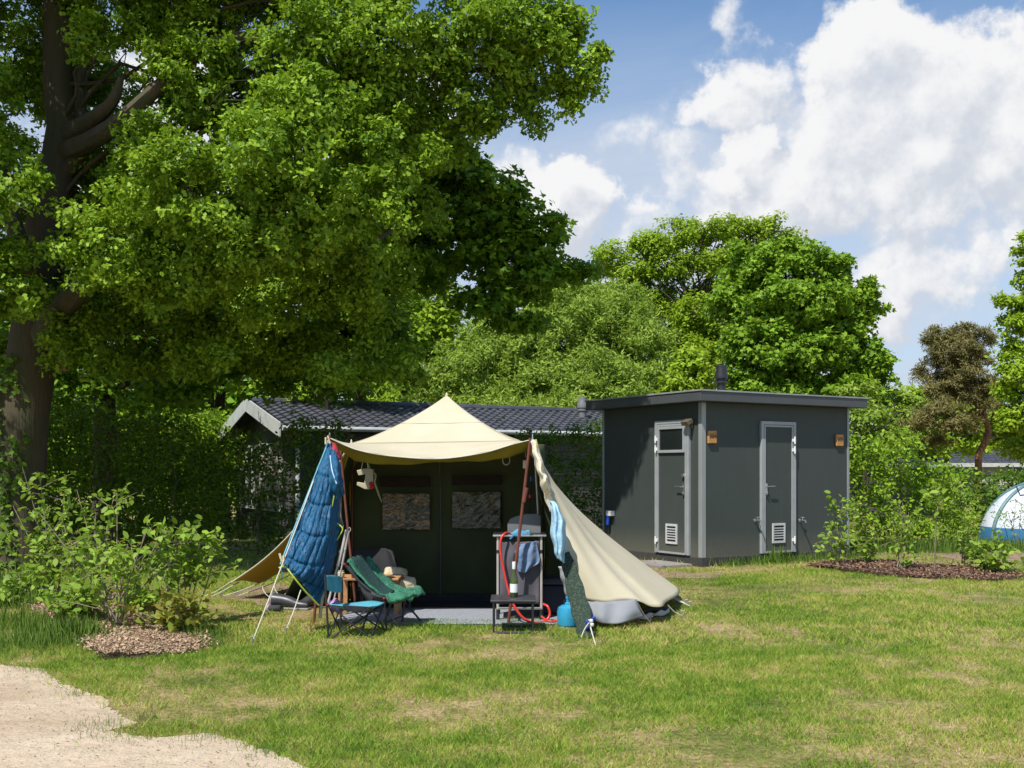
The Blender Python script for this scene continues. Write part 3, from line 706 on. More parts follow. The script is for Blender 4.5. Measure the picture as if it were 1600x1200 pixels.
# right-hand houses
def house(name, label, p0, u, L, w, ze, zr, wallmat, gable_end):
    n = Vector((u.y, -u.x, 0)); t = thing(name, label, 'house', p0)
    v = [p0 + u * s + n * a + UP * z for s in (0, L) for a, z in ((w, 0), (-w, 0), (-w, ze), (0, zr - .1), (w, ze))]
    MB().add(v, [(0, 1, 2, 3, 4), (9, 8, 7, 6, 5)] + [(i, (i + 1) % 5, (i + 1) % 5 + 5, i + 5) for i in range(5)]).build('wall', wallmat, t)
    for sg in (1, -1):
        d = n * sg; W2 = w + .3; up = (-d * W2 + UP * (zr - ze + .1)).normalized(); nr = (UP * W2 + d * (zr - ze + .1)).normalized(); S = math.hypot(W2, zr - ze + .1)
        e0 = p0 + d * W2 + UP * (ze - .1) - u * .3
        tiles('roof', e0, u, up, nr, L + .6, S, 'tile', t)
        MB().box(e0 + u * (L / 2 + .3) + d * .03, (L + .6, .04, .18), (u, d, UP)).build('fascia', 'fascia', t)
        for q in (e0, e0 + u * (L + .6)):
            MB().bar(q + UP * .0, q + up * S, .05, .2).build('gable_board', 'dark_metal', t)
    mb = MB()
    for k in range(int(L / 2.2)):
        c = p0 + u * (1 + 2.2 * k) + n * (w + .02) + UP * 1.35
        mb = MB().box(c, (1.0, .05, 1.0), (u, n, UP)); o = mb.build('window', 'fascia', t)
        MB().box(c + n * .012, (.82, .05, .82), (u, n, UP)).build('pane', 'glass_dark', o)
    return t
house('bungalow', 'pale bungalow with dark roof behind the reddish pine trunk', W(1470, 735, 52).xy.to_3d(), Vector((.97, -.24, 0)).normalized(), 7.0, 2.6, 1.85, 2.6, 'house_pale', 0)
house('bungalow', 'grey bungalow whose roof corner shows between shrubs beside the cabin', W(1290, 735, 36).xy.to_3d(), Vector((.80, .6, 0)).normalized(), 3.0, 2.2, 1.75, 2.6, 'house_wall', 0)
#==TENT==
T = thing('tent', 'cream canvas frame tent with awning and dark green inner tent', 'tent', W(690, 735, 11.6).xy.to_3d())
pk = W(698, 618, 12.25)
KL, KR = W(549, 693, 11.3), W(812, 689, 11.3)
RL, RR = Vector((KL.x, 13.3, 1.74)), Vector((KR.x + .1, 13.3, 1.74))
AL, AR = W(515, 684, 10.3), W(832, 686, 10.3)
def roofpanel(name, a, b, seed):
    rows = []
    for i in range(7):
        t = i / 6; k = t ** 1.0
        l = pk.lerp(a, k); r = pk.lerp(b, k); sg = -.055 * math.sin(math.pi * t) ** .8
        l.z += sg; r.z += sg; m = (l + r) / 2; m.z += -.03 * t * (1 - t); 
        rows.append([l, l.lerp(m, .5), m, m.lerp(r, .5), r])
    rows[0] = [pk + (p - pk).normalized() * .012 for p in rows[1]]
    return cloth(name, rows, 'canvas', T, 26, 26, lambda u, v: (0, 0, .004 * math.sin(u * 17 + seed) * v + .006 * math.sin(u * 38 + 6 * v) * v ** 3 * abs(2 * u - 1)), th=.004)
roofpanel('roof', KL, KR, 0); roofpanel('roof', KR, RR, 1); roofpanel('roof', RR, RL, 2); roofpanel('roof', RL, KL, 3)
MB().tube([pk - UP * .03, pk + UP * .02, pk + UP * .035], [.02, .014, .004], 8).build('peak_cap', 'canvas', T, True)
MB().tube([KL, KL + UP * .045], [.014, .005], 8).build('pole_tip', 'rope', T, True)
# awning with sagging rim and rolled valance
rim = [AL, W(560, 703, 10.34), W(620, 713, 10.4), W(690, 716, 10.42), W(755, 707, 10.4), W(800, 694, 10.34), AR]
bk = [KL.lerp(KR, i / 6) for i in range(7)]
rows = [bk, [b.lerp(r, .35) - UP * .012 for b, r in zip(bk, rim)], [b.lerp(r, .7) - UP * .012 for b, r in zip(bk, rim)], rim]
cloth('awning', rows, 'canvas', T, 40, 14, lambda u, v: (0, 0, .005 * math.sin(u * 31) * v), th=.004)
cloth('awning_underside_shade', [[q - UP * .014 for q in rw] for rw in rows], 'canvas_shaded', T, 40, 14, lambda u, v: (0, 0, .005 * math.sin(u * 31) * v), th=.003)  # added sheet, its olive stands for shade under the awning
val = [[p + Vector((0, 0, -.002)) for p in rim],
       [p + Vector((0, .05, -.025 - .02 * abs(i - 3) / 3)) for i, p in enumerate(rim)],
       [p + Vector((0, .13, -.035 - .115 * (abs(i - 3) / 3) ** .8)) for i, p in enumerate(rim)]]
val[2][0] = W(548, 715, 10.7); val[2][6] = W(827, 702, 10.5)
cloth('valance', val, 'canvas_shaded', T, 50, 10, lambda u, v: (0, .006 * math.sin(u * 60) * v, .004 * math.sin(u * 45) * v), th=.004)  # olive here is the shaded awning underside, put into the colour
rope('hem', [p + Vector((0, -.006, -.004)) for p in rim], 'rope', T, .006, 40)
for v_, yy in ((.5, 650), (1, 693)):                          # stitched seams
    a = pk.lerp(KL, v_); b = pk.lerp(KR, v_); z_ = -.055 * math.sin(math.pi * v_) ** .8 if v_ < 1 else 0
    rope('seam', [a + UP * (z_ + .004) - Vector((0, .004, 0)), (a + b) / 2 + UP * (z_ - .03 * v_ * (1 - v_) + .004) - Vector((0, .004, 0)), b + UP * (z_ + .004) - Vector((0, .004, 0))], 'canvas', T, .004, 20)
# right outer wall, pleated
bot = [W(908, 936, 10.10), W(945, 941, 10.05), W(992, 938, 10.10), W(1020, 948, 10.3), W(1044, 940, 10.65), Vector((1.95, 12.2, .12)), Vector((1.85, 13.4, .12))]
top = [AR + Vector((.03, 0, 0)), AR.lerp(KR, .15) + Vector((.05, 0, 0)), AR.lerp(KR, .35) + Vector((.06, 0, 0)), AR.lerp(KR, .55) + Vector((.07, 0, 0)), AR.lerp(KR, .8) + Vector((.04, 0, 0)), KR.lerp(RR, .2), RR]
rows = []
for i in range(6):
    t = i / 5; row = []
    for j, (a, b) in enumerate(zip(top, bot)):
        p = a.lerp(b, t); s = math.sin(math.pi * t)
        p += Vector((-.10, .03, -.06)) * s * (1 if j > 1 else .6)
        if j == 0: p = W(836, 688, 10.32).lerp(b, t) + Vector((-.035, 0, 0)) * s
        row.append(p)
    rows.append(row)
def pleat(u, v):
    k = .030 * math.sin(u * 15) * v * (1 - .35 * v) + .012 * math.sin(u * 33 + 1 + v) * v + .012 * math.sin(u * 9 + v * 9)
    return (k * .7, -k * .7, 0)
cloth('side_wall', rows, 'canvas', T, 70, 50, pleat, th=.004)
for jj in (1, 2, 3):
    rope('seam', [rows[i][jj] * .5 + rows[i][jj + 1] * .5 + Vector((-.02, -.035, .01)) for i in range(6)], 'canvas', T, .004, 40) if False else None
# grey mud flaps
cloth('mud_flap', [[W(914, 938, 10.08), W(950, 940, 10.04), W(994, 936, 10.09)], [W(922, 960, 9.98), W(955, 962, 9.95), W(1000, 953, 10.03)], [W(932, 972, 9.98), W(960, 975, 9.92), W(1006, 964, 10.05)]], 'grey_vinyl', T, 20, 10, lambda u, v: (0, .02 * math.sin(u * 12 + v * 3), 0), th=.004)
cloth('mud_flap', [[W(1010, 962, 10.55), W(1030, 957, 10.75), W(1046, 953, 10.95)], [W(992, 972, 10.4), W(1020, 966, 10.6), W(1046, 960, 10.95)]], 'pale_vinyl', T, 12, 8, lambda u, v: (0, 0, .012 * math.sin(u * 14) + .012), th=.004)
MB().tube(cr([W(1000, 966, 10.5), W(1006, 955, 10.7), W(1040, 952, 10.95)], 8), .03, 6).build('floor_edge', 'black_fabric', T, True)
# side wing on the left, its backlit look put into the ochre colour
c1, c2 = W(362, 910, 12.2), Vector((-2.85, 13.4, .22))
e0 = [KL + Vector((-.02, 0, -.01)), W(500, 775, 11.6), W(455, 833, 11.85), W(410, 876, 12.05), c1]
e1 = [RL + Vector((-.02, 0, -.02)), Vector((-1.85, 13.3, 1.35)), Vector((-2.15, 13.35, .92)), Vector((-2.5, 13.4, .52)), c2]
em = [(a + b) / 2 + Vector((.02, 0, -.05)) for a, b in zip(e0, e1)]
cloth('side_wing', list(map(list, zip(*[e0, em, e1]))), 'canvas_backlit', T, 30, 40, lambda u, v: (.015 * math.sin(v * 6 + u * 5), 0, .018 * math.sin(u * 14) * v), th=.004) if False else cloth('side_wing', [[a, m_, b] for a, m_, b in zip(e0, em, e1)], 'canvas_backlit', T, 24, 36, lambda u, v: (0, .012 * math.sin(v * 9), .02 * math.sin(u * 10) * v), th=.004)
rope('wing_hem', e0, 'canvas', T, .010, 24)
# green inner tent
yF = 12.15
zT = 1.80
xl, xr = W(548, 0, yF).x, W(850, 0, yF).x
it = cloth('inner_tent', [[Vector((xl + (xr - xl) * u, yF, zT * (1 - v))) for u in (0, .25, .5, .75, 1)] for v in (0, .33, .66, 1)], 'canvas_green', T, 50, 34,
           lambda u, v: (0, .02 * math.sin(u * 22 + v * 4) * v + .035 * math.sin(u * 5 + v * 7) * v * (1 - v), 0), th=.006)
cloth('inner_wall', [[KL + Vector((0, 0, -.03)), Vector((KL.x, 11.8, 1.76)), Vector((xl, yF, zT))], [W(500, 820, 11.3), W(520, 815, 11.7), Vector((xl, yF, .9))], [W(432, 951, 11.45), W(480, 946, 11.9), Vector((xl, yF, 0))]], 'canvas_green', T, 16, 24, lambda u, v: (.015 * math.sin(v * 9 + u * 8), 0, 0), th=.004)
cloth('inner_wall', [[AR + Vector((.01, .03, -.03)), Vector((KR.x + .12, 11.3, 1.76)), Vector((xr, yF, zT))], [W(874, 820, 10.45), Vector((.62, 11.2, .9)), Vector((xr, yF, .9))], [W(908, 962, 10.35), Vector((.80, 11.3, .02)), Vector((xr, yF, 0))]], 'canvas_green', T, 16, 24, lambda u, v: (.012 * math.sin(v * 9 + u * 8), 0, 0), th=.004)
cloth('inner_wall', [[Vector((xl, yF, zT)), Vector((xl, 13.4, zT))], [Vector((xl, yF, 0)), Vector((xl, 13.4, 0))]], 'canvas_green', T, 6, 6, th=.004)
cloth('inner_wall', [[Vector((xr, yF, zT)), Vector((xr, 13.4, zT))], [Vector((xr, yF, 0)), Vector((xr, 13.4, 0))]], 'canvas_green', T, 6, 6, th=.004)
cloth('back_wall', [[RL, RR], [Vector((RL.x - .3, 13.5, 0)), Vector((RR.x + .3, 13.5, 0))]], 'canvas', T, 8, 8, th=.004)
cloth('ceiling_lining', [[Vector((xl, yF, zT)), Vector((xr, yF, zT))], [Vector((xl, 13.3, zT - .05)), Vector((xr, 13.3, zT - .05))]], 'canvas_green', T, 8, 8, th=.004)
def inrect(x0, y0, x1, y1, name, mat, off, wr=0, seed=0):
    y_ = yF - off
    a, b = W(x0, y0, y_), W(x1, y1, y_)
    return cloth(name, [[Vector((a.x + (b.x - a.x) * u, y_, a.z + (b.z - a.z) * v)) for u in (0, .5, 1)] for v in (0, .5, 1)], mat, T, 40, 30,
        lambda u, v: (0, wr * (math.sin(u * 11 + 6 * v + seed) * math.sin(v * 17 + seed) + .6 * math.sin(u * 31 + v * 19)) * math.sin(math.pi * u) ** .3, 0), th=.003)
inrect(597, 771, 672, 828, 'window', 'foil_tan', .065, .008); inrect(706, 768, 783, 826, 'window', 'foil_dark', .065, .008, 2)
inrect(594, 745, 672, 761, 'rolled_blind', 'canvas_dark', .07, .002); inrect(706, 743, 783, 758, 'rolled_blind', 'canvas_dark', .07, .002)
rope('zip', [W(687, 722, yF - .07), W(689, 830, yF - .07), W(688, 930, yF - .08)], 'rubber', T, .008, 12)
MB().tube([W(688, 925, yF - .07), W(688, 940, yF - .07)], .012, 6).build('zip_end', 'steel', T)
for px in (606, 655, 718, 768): rope('tie_tape', [W(px, 772, yF - .09), W(px + 2, 786, yF - .095), W(px, 802, yF - .09)], 'wood', T, .003, 8)
MB().box(((xl + xr) / 2, yF - .12, .045), (xr - xl - .1, .1, .09)).build('sill', 'black_fabric', T, bevel=.02)
MB().box(((xl + xr) / 2, 11.75, .006), (xr - xl, .75, .004)).build('ground_sheet', 'black_fabric', T)
# poles
def pole(name, pts, r, mat='pole_brown', parent=T, seg=8): return MB().tube(pts, r, seg).build(name, mat, parent, True)
pole('pole', [AL + UP * .03, W(490, 978, 10.2)], .014)
pole('pole', [W(532, 700, 10.9), W(541, 800, 10.85), W(556, 950, 10.8)], .013)
pole('pole', [AR + Vector((-.02, 0, .01)), W(812, 830, 10.32), W(794, 976, 10.3)], .015)
MB().tube([W(823, 762, 10.31), W(818, 785, 10.31)], .021, 8).build('pole_clamp', 'pole_brown', T, True)
pole('pole', [W(836, 715, 10.9), W(846, 900, 10.9)], .010, 'pale_metal')
pole('pole', [W(550, 716, yF - .08), W(550, 935, yF - .08)], .010)
for q in (AL, AR): MB().tube([q - UP * .02, q + UP * .05], [.01, .004], 6).build('pole_tip', 'steel', T, True)
# guy ropes and pegs
def guy(a, b, pts=None):
    pa, pb = a, b
    m = (pa + pb) / 2 - UP * .02
    rope('guy_rope', [pa, m, pb], 'rope', T, .006, 10)
    MB().tube([pb + Vector((0, 0, .05)), pb - Vector((0, 0, .05))], .006, 6).tube([pb + Vector((-.015, 0, .045)), pb + Vector((.02, -.01, .055))], .005, 6).build('peg', 'alu_dull', T, True)
guy(AL + UP * .01, G(394, 1004, .02))
guy(W(470, 922, 10.1), G(446, 986, .01))
for a, b in (((362, 908, 12.2), (318, 932)), ((374, 909, 12.3), (300, 944)), ((425, 901, 12.8), (345, 933)), ((466, 892, 12.6), (372, 931))):
    guy(W(*a), G(b[0], b[1], .02))
for a, b in (((1020, 905, 12.0), (1072, 944)), ((1030, 918, 11.6), (1078, 947)), ((1000, 890, 12.9), (1062, 940)), ((1043, 945, 10.68), (1066, 962)), ((994, 938, 10.08), (1016, 972))):
    guy(W(*a), G(b[0], b[1], .02))
for px in (437, 418): rope('loose_cord', [W(px, 905, 12.3), W(px - 8, 918, 12.2), W(px + 2, 932, 12.1), W(px + 12, 925, 12.1)], 'rope', T, .004, 12)
# right door flap: speckled green fleece strip and its pegs
fl_rows = [[(876, 862, 10.15), (883, 864, 10.12), (890, 862, 10.1)], [(882, 900, 10.0), (893, 902, 9.95), (905, 900, 9.95)], [(892, 950, 9.75), (905, 952, 9.7), (920, 945, 9.7)],
           [(902, 985, 9.55), (914, 985, 9.5), (926, 975, 9.55)], [(905, 1000, 9.45), (917, 998, 9.42), (929, 990, 9.45)]]
cloth('door_flap', fl_rows, 'fleece', T, 16, 50, lambda u, v: (.006 * math.sin(v * 30 + u * 4), -.02 * math.sin(math.pi * u), 0), th=.02)
cloth('door_flap', [[(872, 885, 10.35), (880, 885, 10.2)], [(884, 930, 10.3), (892, 935, 10.0)], [(897, 968, 10.15), (902, 975, 9.8)]], 'pale_vinyl', T, 8, 24, lambda u, v: (.006 * math.sin(v * 25), 0, 0), th=.004)
rope('guy_rope', [W(920, 968, 9.5), W(924, 985, 9.4), G(931, 1009, .01)], 'rope', T, .006, 10)
rope('guy_rope', [W(924, 968, 9.5), W(914, 982, 9.35), W(908, 996, 9.3)], 'rope', T, .005, 10)
for k, (px, py) in enumerate(((918, 972), (924, 970), (928, 966), (925, 976), (917, 980))):
    MB().lathe(W(px, py, 9.45), [(.012, -.016), (.018, -.008), (.018, .008), (.010, .016)], 8).build('rope_slider', ('blue_plastic', 'white')[k % 2], T, True)

# ------------------------------------------------------------------ things on and in the tent
def single(o, label, cat, group=None): return props(o, label, cat, group)
o = thing('sleeping_bag', 'blue quilted sleeping bag hung over the guy rope left of the tent', 'sleeping bag', W(490, 940, 10.0))
rows = [[(512, 691, 10.25), (515, 691, 10.22), (518, 692, 10.25), (521, 694, 10.28)],
        [(493, 742, 10.1), (505, 742, 10.0), (518, 742, 10.05), (529, 735, 10.2)],
        [(475, 788, 9.98), (494, 790, 9.9), (514, 788, 9.95), (531, 782, 10.15)],
        [(457, 834, 9.82), (482, 840, 9.75), (508, 838, 9.85), (529, 830, 10.1)],
        [(438, 882, 9.65), (466, 888, 9.62), (496, 892, 9.75), (519, 886, 10.0)],
        [(440, 886, 9.64), (462, 900, 9.62), (480, 922, 9.7), (498, 946, 9.8)]]
def quilt(u, v):
    q = 0
    for s in (.18, .37, .56, .73, .90): q += math.exp(-((v - s - .035 * math.sin(u * 3)) / .012) ** 2)
    w = .008 * math.sin(u * 23 + 3 * math.sin(v * 9)) + .010 * math.sin(u * 47 + v * 12) + .006 * math.sin(u * 70 + v * 31) + .008 * math.sin(u * 13 - v * 40)
    return (.004 * math.sin(v * 25), .024 * q - w * min(1, v * 3), 0)
bag = cloth('shell', rows, 'bag', o, 64, 110, quilt, th=.025)
cloth('fold', [[(517, 700, 10.2), (522, 698, 10.18), (525, 700, 10.2)], [(515, 735, 10.0), (524, 730, 9.9), (532, 738, 10.0)], [(517, 760, 9.95), (528, 755, 9.85), (537, 768, 9.95)], [(527, 782, 10.0), (533, 776, 9.95), (536, 772, 9.98)]], 'bag', o, 24, 40, lambda u, v: (.004 * math.sin(v * 30), .015 * math.sin(u * 12 + v * 9), 0), th=.02)
cloth('lining', [[(524, 780, 10.1), (534, 770, 10.1)], [(518, 800, 10.1), (533, 800, 10.08)], [(520, 812, 10.1), (535, 812, 10.08)], [(533, 824, 10.1), (537, 826, 10.08)]], 'grey_panel', o, 10, 20, lambda u, v: (0, .01 * math.sin(v * 9), 0), th=.006)
rope('piping', [W(436, 887, 9.6), W(446, 886, 9.58), W(459, 902, 9.58), W(478, 925, 9.65), W(498, 946, 9.75)], 'yellow_cord', o, .008, 30)
rope('piping', [W(522, 775, 9.95), W(518, 800, 10.0), W(520, 812, 10.05), W(535, 825, 10.05), W(530, 838, 10.05), W(524, 847, 10.05)], 'yellow_cord', o, .006, 24)
rope('piping', [W(513, 691, 10.2), W(493, 741, 10.05), W(457, 833, 9.78), W(438, 882, 9.6)], 'turquoise', o, .008, 24)
rope('zip', [W(516, 712, 10.0), W(519, 735, 9.88), W(526, 756, 9.82)], 'towel_blue', o, .006, 12)
rope('cord', [W(437, 887, 9.55), W(440, 893, 9.5), W(441, 903, 9.5)], 'turquoise', o, .006, 8)
o = MB(); 
o.box(W(439, 872, 9.55), (.02, .02, .09), (Vector((1, 0, .3)).normalized(), Vector((0, 1, 0)), Vector((-.3, 0, 1)).normalized())); o.box(W(443, 876, 9.55), (.02, .02, .09))
props(o.build('clothes_peg', 'wool', None, bevel=.004), 'pale clothes peg on the left edge of the blue sleeping bag', 'clothes peg')
o = MB(); o.box(W(514, 687, 10.15), (.018, .02, .08), (Vector((1, 0, .3)).normalized(), Vector((0, 1, 0)), Vector((-.3, 0, 1)).normalized())); o.box(W(509, 689, 10.15), (.018, .02, .07))
props(o.build('clothes_peg', 'wool', None, bevel=.004), 'pale clothes peg at the top of the left awning pole', 'clothes peg')
props(cloth('bandana', [[(516, 690, 10.2), (521, 692, 10.2), (524, 693, 10.22)], [(519, 706, 10.15), (526, 706, 10.1), (531, 709, 10.15)], [(528, 720, 10.15), (531, 719, 10.12), (533, 718, 10.15)]], 'bandana', None, 12, 16, lambda u, v: (0, .01 * math.sin(v * 12), 0), th=.006), 'red and black patterned cloth at the top left corner of the awning', 'cloth')
props(cloth('patterned_cloth', [[(829, 690, 10.25), (833, 687, 10.2), (838, 690, 10.22)], [(834, 712, 10.2), (840, 712, 10.1), (845, 712, 10.18)], [(840, 735, 10.15), (846, 737, 10.05), (851, 737, 10.15)], [(845, 757, 10.15), (852, 752, 10.05), (856, 750, 10.1)], [(851, 778, 10.2), (857, 772, 10.15), (860, 765, 10.15)], [(859, 800, 10.2), (861, 792, 10.18), (863, 785, 10.18)]], 'floral', None, 14, 50, lambda u, v: (.006 * math.sin(v * 28), .012 * math.sin(v * 22 + u * 6), 0), th=.006), 'cream and yellow patterned cloth hanging from the right awning corner', 'cloth')
props(cloth('pale_towel', [[(858, 786, 10.05), (862, 783, 9.98), (867, 785, 10.0)], [(862, 800, 9.95), (870, 798, 9.88), (877, 803, 9.95)], [(861, 830, 9.95), (872, 828, 9.85), (884, 822, 9.92)], [(866, 856, 9.92), (873, 858, 9.85), (884, 850, 9.92)], [(870, 872, 9.92), (875, 875, 9.88), (880, 880, 9.92)]], 'towel_blue', None, 26, 44, lambda u, v: (.005 * math.sin(v * 20), .030 * math.sin(u * 13 + v * 3), 0), th=.012), 'pale blue towel pegged to the edge of the right tent wall', 'towel')
# water canister hanging
o = thing('water_canister', 'milky water canister with red cap hanging under the awning', 'canister', W(571, 765, 11.4))
import bmesh
def extr(pts, D, th, name, mat, parent, bevel=.01, smooth=True):
    ps = [W(x, y, D) for x, y in pts]; return MB().poly(ps, th, (0, 1, 0)).build(name, mat, parent, False, bevel)
extr([(557, 735), (570, 732), (583, 733), (583, 757), (577, 765), (569, 764), (557, 758), (558, 753), (569, 755), (571, 741), (560, 743)], 11.4, .09, 'body', 'white_plastic', o, .006)
MB().tube(cr([W(582, 738, 11.44), W(587, 742, 11.44), W(585, 753, 11.44), W(581, 757, 11.44)], 10), .010, 8).build('handle', 'white_plastic', o, True)
MB().tube([W(580, 755, 11.4), W(581, 762, 11.36)], .026, 12).build('cap', 'red_plastic', o, True)
for a, b in ((568, 564), (574, 575)): rope('cord', [W(a, 714, 11.3), W(b, 736, 11.42)], 'rope', o, .004, 4)
o = thing('hanging_ring', 'pale rope ring hanging under the right side of the awning', 'ring', W(791, 718, 11.2))
ring = [W(791, 719, 11.2) + Vector((math.cos(a) * .038, 0, math.sin(a) * .05)) for a in [2 * math.pi * k / 20 for k in range(21)]]
MB().tube(ring, .006, 6).build('ring', 'rope', o, True); rope('cord', [W(792, 702, 11.2), W(791, 712, 11.2)], 'rope', o, .004, 4)
o = thing('lantern', 'small white lantern hanging behind the brown right-hand pole', 'lantern', W(822, 725, 10.8))
MB().lathe(W(821, 732, 10.8), [(.02, 0), (.027, .01), (.027, .07), (.022, .085)], 12).build('lamp_body', 'white', o, True); MB().lathe(W(821, 719, 10.8), [(.018, 0), (.014, .03)], 10).build('cap', 'black_fabric', o, True)
rope('cord', [W(821, 700, 10.8), W(821, 718, 10.8)], 'rope', o, .003, 4)
o = thing('strap', 'dark strap with red and blue ends hanging at the right of the tent opening', 'strap', W(828, 800, 11))
pole('strap_body', [W(832, 735, 11), W(829, 760, 11), W(827, 805, 11)], .007, 'black_fabric', o); pole('buckle', [W(830, 745, 10.98), W(830, 752, 10.98)], .014, 'blue_plastic', o); pole('tag', [W(828, 773, 10.98), W(828, 778, 10.98)], .014, 'red_plastic', o)
# crutches: two pale telescopic poles
o = thing('folded_tripod', 'pale grey telescopic poles leaning beside the left tent pole', 'tripod', W(515, 955, 10.3))
pole('tube', [W(542, 828, 10.5), W(528, 885, 10.45)], .017, 'pale_metal', o, 10); pole('tube', [W(528, 885, 10.45), W(512, 945, 10.4)], .013, 'pale_metal', o, 10)
pole('tube', [W(545, 830, 10.6), W(535, 882, 10.6)], .012, 'pale_metal', o, 10); pole('tube', [W(535, 882, 10.6), W(520, 945, 10.6)], .009, 'pale_metal', o, 10)
MB().box(W(535, 862, 10.5), (.06, .05, .03)).build('clamp', 'white', o, bevel=.006)
MB().tube(cr([W(543, 830, 10.55), W(545, 824, 10.55), W(548, 827, 10.55), W(546, 831, 10.55)], 8), .005, 6).build('hook', 'pale_metal', o, True)
o = MB(); o.poly([W(503, 915, 10.15), W(508, 915, 10.15), W(504, 948, 10.1), W(502, 966, 10.1), W(497, 966, 10.1), W(499, 945, 10.1)], .02, (0, 1, 0)); 
props(o.build('wooden_stake', 'wool', None, bevel=.004), 'cream painted wooden stake under the corner of the blue sleeping bag', 'stake')
# wellingtons and clutter at the left
def boot(name, label, p, ax, l, grp='footwear by the tent'):
    o = thing(name, label, 'boot', p, grp); ax = Vector(ax).normalized(); s = ax.cross(UP)
    MB().tube(cr([p + ax * l * .5 + UP * .10, p + ax * l * .2 + UP * .095, p - ax * .02 + UP * .075, p - ax * .10 + UP * .05, p - ax * .22 + UP * .045], 12), [.075, .07, .066, .064, .064, .062, .058, .056, .052, .05, .045, .03], 12).build('upper', 'rubber', o, True)
    MB().box(p - ax * .09 + UP * .012, (.30, .10, .024), (ax, s, UP)).build('sole', 'rubber_sole', o, bevel=.01)
    MB().tube([p + ax * l * .5 + UP * .10, p + ax * (l * .5 + .012) + UP * .10], .078, 12).build('cuff', 'rubber_sole', o, True)
boot('rubber_boot', 'dark grey rubber boot lying left, beside the sleeping bag rope', G(452, 952, 0), (-1, .25, 0), .36)
boot('rubber_boot', 'dark grey rubber boot nearest the blue sleeping bag corner', G(484, 950, 0), (.6, .8, 0), .34)
o = thing('torch', 'dark torch with purple end lying in front of the rubber boots', 'torch', G(428, 955, 0))
MB().tube([W(423, 951, 11.3), W(440, 950, 11.2)], [.04, .03], 12).build('torch_body', 'rubber', o, True); MB().tube([W(419, 951, 11.33), W(423, 951, 11.3)], .042, 12).build('torch_end', 'purple', o, True)
props(cloth('crumpled_bag', [[(513, 945, 10.4), (522, 936, 10.4), (530, 944, 10.4)], [(516, 952, 10.3), (528, 946, 10.25), (542, 950, 10.3)], [(520, 958, 10.3), (532, 956, 10.25), (548, 953, 10.3)]], 'purple', None, 14, 14, lambda u, v: (0, .02 * math.sin(u * 9 + v * 7), .012 * math.sin(u * 12)), th=.02), 'purple and white patterned bag on the ground behind the small chair', 'bag')

# wooden table behind the lounge chair
o = thing('wooden_table', 'low slatted wooden table behind the green-draped chair', 'table', W(580, 735, 11.0).xy.to_3d())
zt_ = .385; tx0, tx1 = -1.79, -1.16
for k in range(6):
    MB().box(((tx0 + tx1) / 2, 10.82 + k * .075, zt_), (tx1 - tx0, .066, .022)).build('slat', 'wood', o, bevel=.004) if k == 0 else None
mb = MB()
for k in range(1, 6): mb.box(((tx0 + tx1) / 2, 10.82 + k * .075, zt_), (tx1 - tx0, .066, .022))
mb.build('tabletop', 'wood', o, bevel=.004)
for x in (tx0 + .03, tx1 - .03):
    for y in (10.84, 11.17): MB().box((x, y, zt_ / 2 - .006), (.045, .03, zt_ - .012)).build('leg', 'wood', o, bevel=.004)
o = thing('candle_jar', 'cream candle jar on the slatted wooden table', 'jar', (W(533, 905, 10.85).x, 10.85, zt_ + .012))
MB().lathe(Vector((W(533, 905, 10.85).x, 10.85, zt_ + .0125)), [(.03, 0), (.036, .01), (.036, .055), (.028, .06)], 14).build('jar', 'wool', o, True)
MB().lathe(Vector((W(533, 905, 10.85).x, 10.85, zt_ + .074)), [(.03, 0), (.03, .012)], 14).build('lid', 'white_plastic', o, True)

# black camping chair with pillows
o = thing('black_chair', 'black camping chair with a winged back inside the tent', 'chair', W(590, 735, 11.7).xy.to_3d())
cloth('backrest', [[(551, 859, 11.8), (575, 857, 11.85), (603, 857, 11.85), (612, 862, 11.7)], [(556, 880, 11.75), (580, 878, 11.8), (606, 878, 11.8), (622, 885, 11.6)], [(560, 915, 11.7), (585, 915, 11.75), (608, 915, 11.75), (640, 915, 11.5)]], 'black_fabric', o, 20, 20, lambda u, v: (0, -.03 * math.sin(math.pi * u), 0), th=.03)
cloth('seat', [[(560, 912, 11.75), (640, 912, 11.75)], [(560, 920, 11.3), (648, 920, 11.3)]], 'black_fabric', o, 10, 10, th=.04)
MB().tube([W(603, 857, 11.82), W(604, 915, 11.72)], .010, 6).build('rib', 'grey_panel', o, True)
for px, d in ((564, 11.3), (640, 11.3), (566, 11.75), (636, 11.75)): pole('leg', [W(px, 916, d), G(px, 735 + 2475 / d, 0)], .012, 'dark_metal', o)
def blob(name, c, r, mat, parent, amp=.12, seed=0, ax=None):
    vs, fs = [], []; nu, nv = 24, 14
    for j in range(nv + 1):
        for i in range(nu):
            th, ph = math.pi * j / nv, 2 * math.pi * i / nu
            d = Vector((math.sin(th) * math.cos(ph), math.sin(th) * math.sin(ph), math.cos(th)))
            e = .62; d2 = Vector([math.copysign(abs(q) ** e, q) for q in d]); k = 1 + amp * math.sin(3 * ph + seed) * math.sin(th) + amp * .5 * math.sin(5 * th + seed * 2 + ph)
            q = Vector((d2.x * r[0], d2.y * r[1], d2.z * r[2])) * k
            vs.append(Vector(c) + q)
    for j in range(nv):
        for i in range(nu): fs.append((j * nu + i, j * nu + (i + 1) % nu, (j + 1) * nu + (i + 1) % nu, (j + 1) * nu + i))
    return MB().add(vs, fs).build(name, mat, parent, True)
single(blob('cushion', W(616, 902, 11.35), (.13, .08, .11), 'wool', None, .10, 1), 'pale woolly cushion leaning on the black chair back', 'cushion', None)
single(blob('cushion', W(637, 918, 11.2), (.09, .09, .115), 'wool', None, .08, 2), 'upright cream fleece cushion at the right end of the black chair', 'cushion', None)
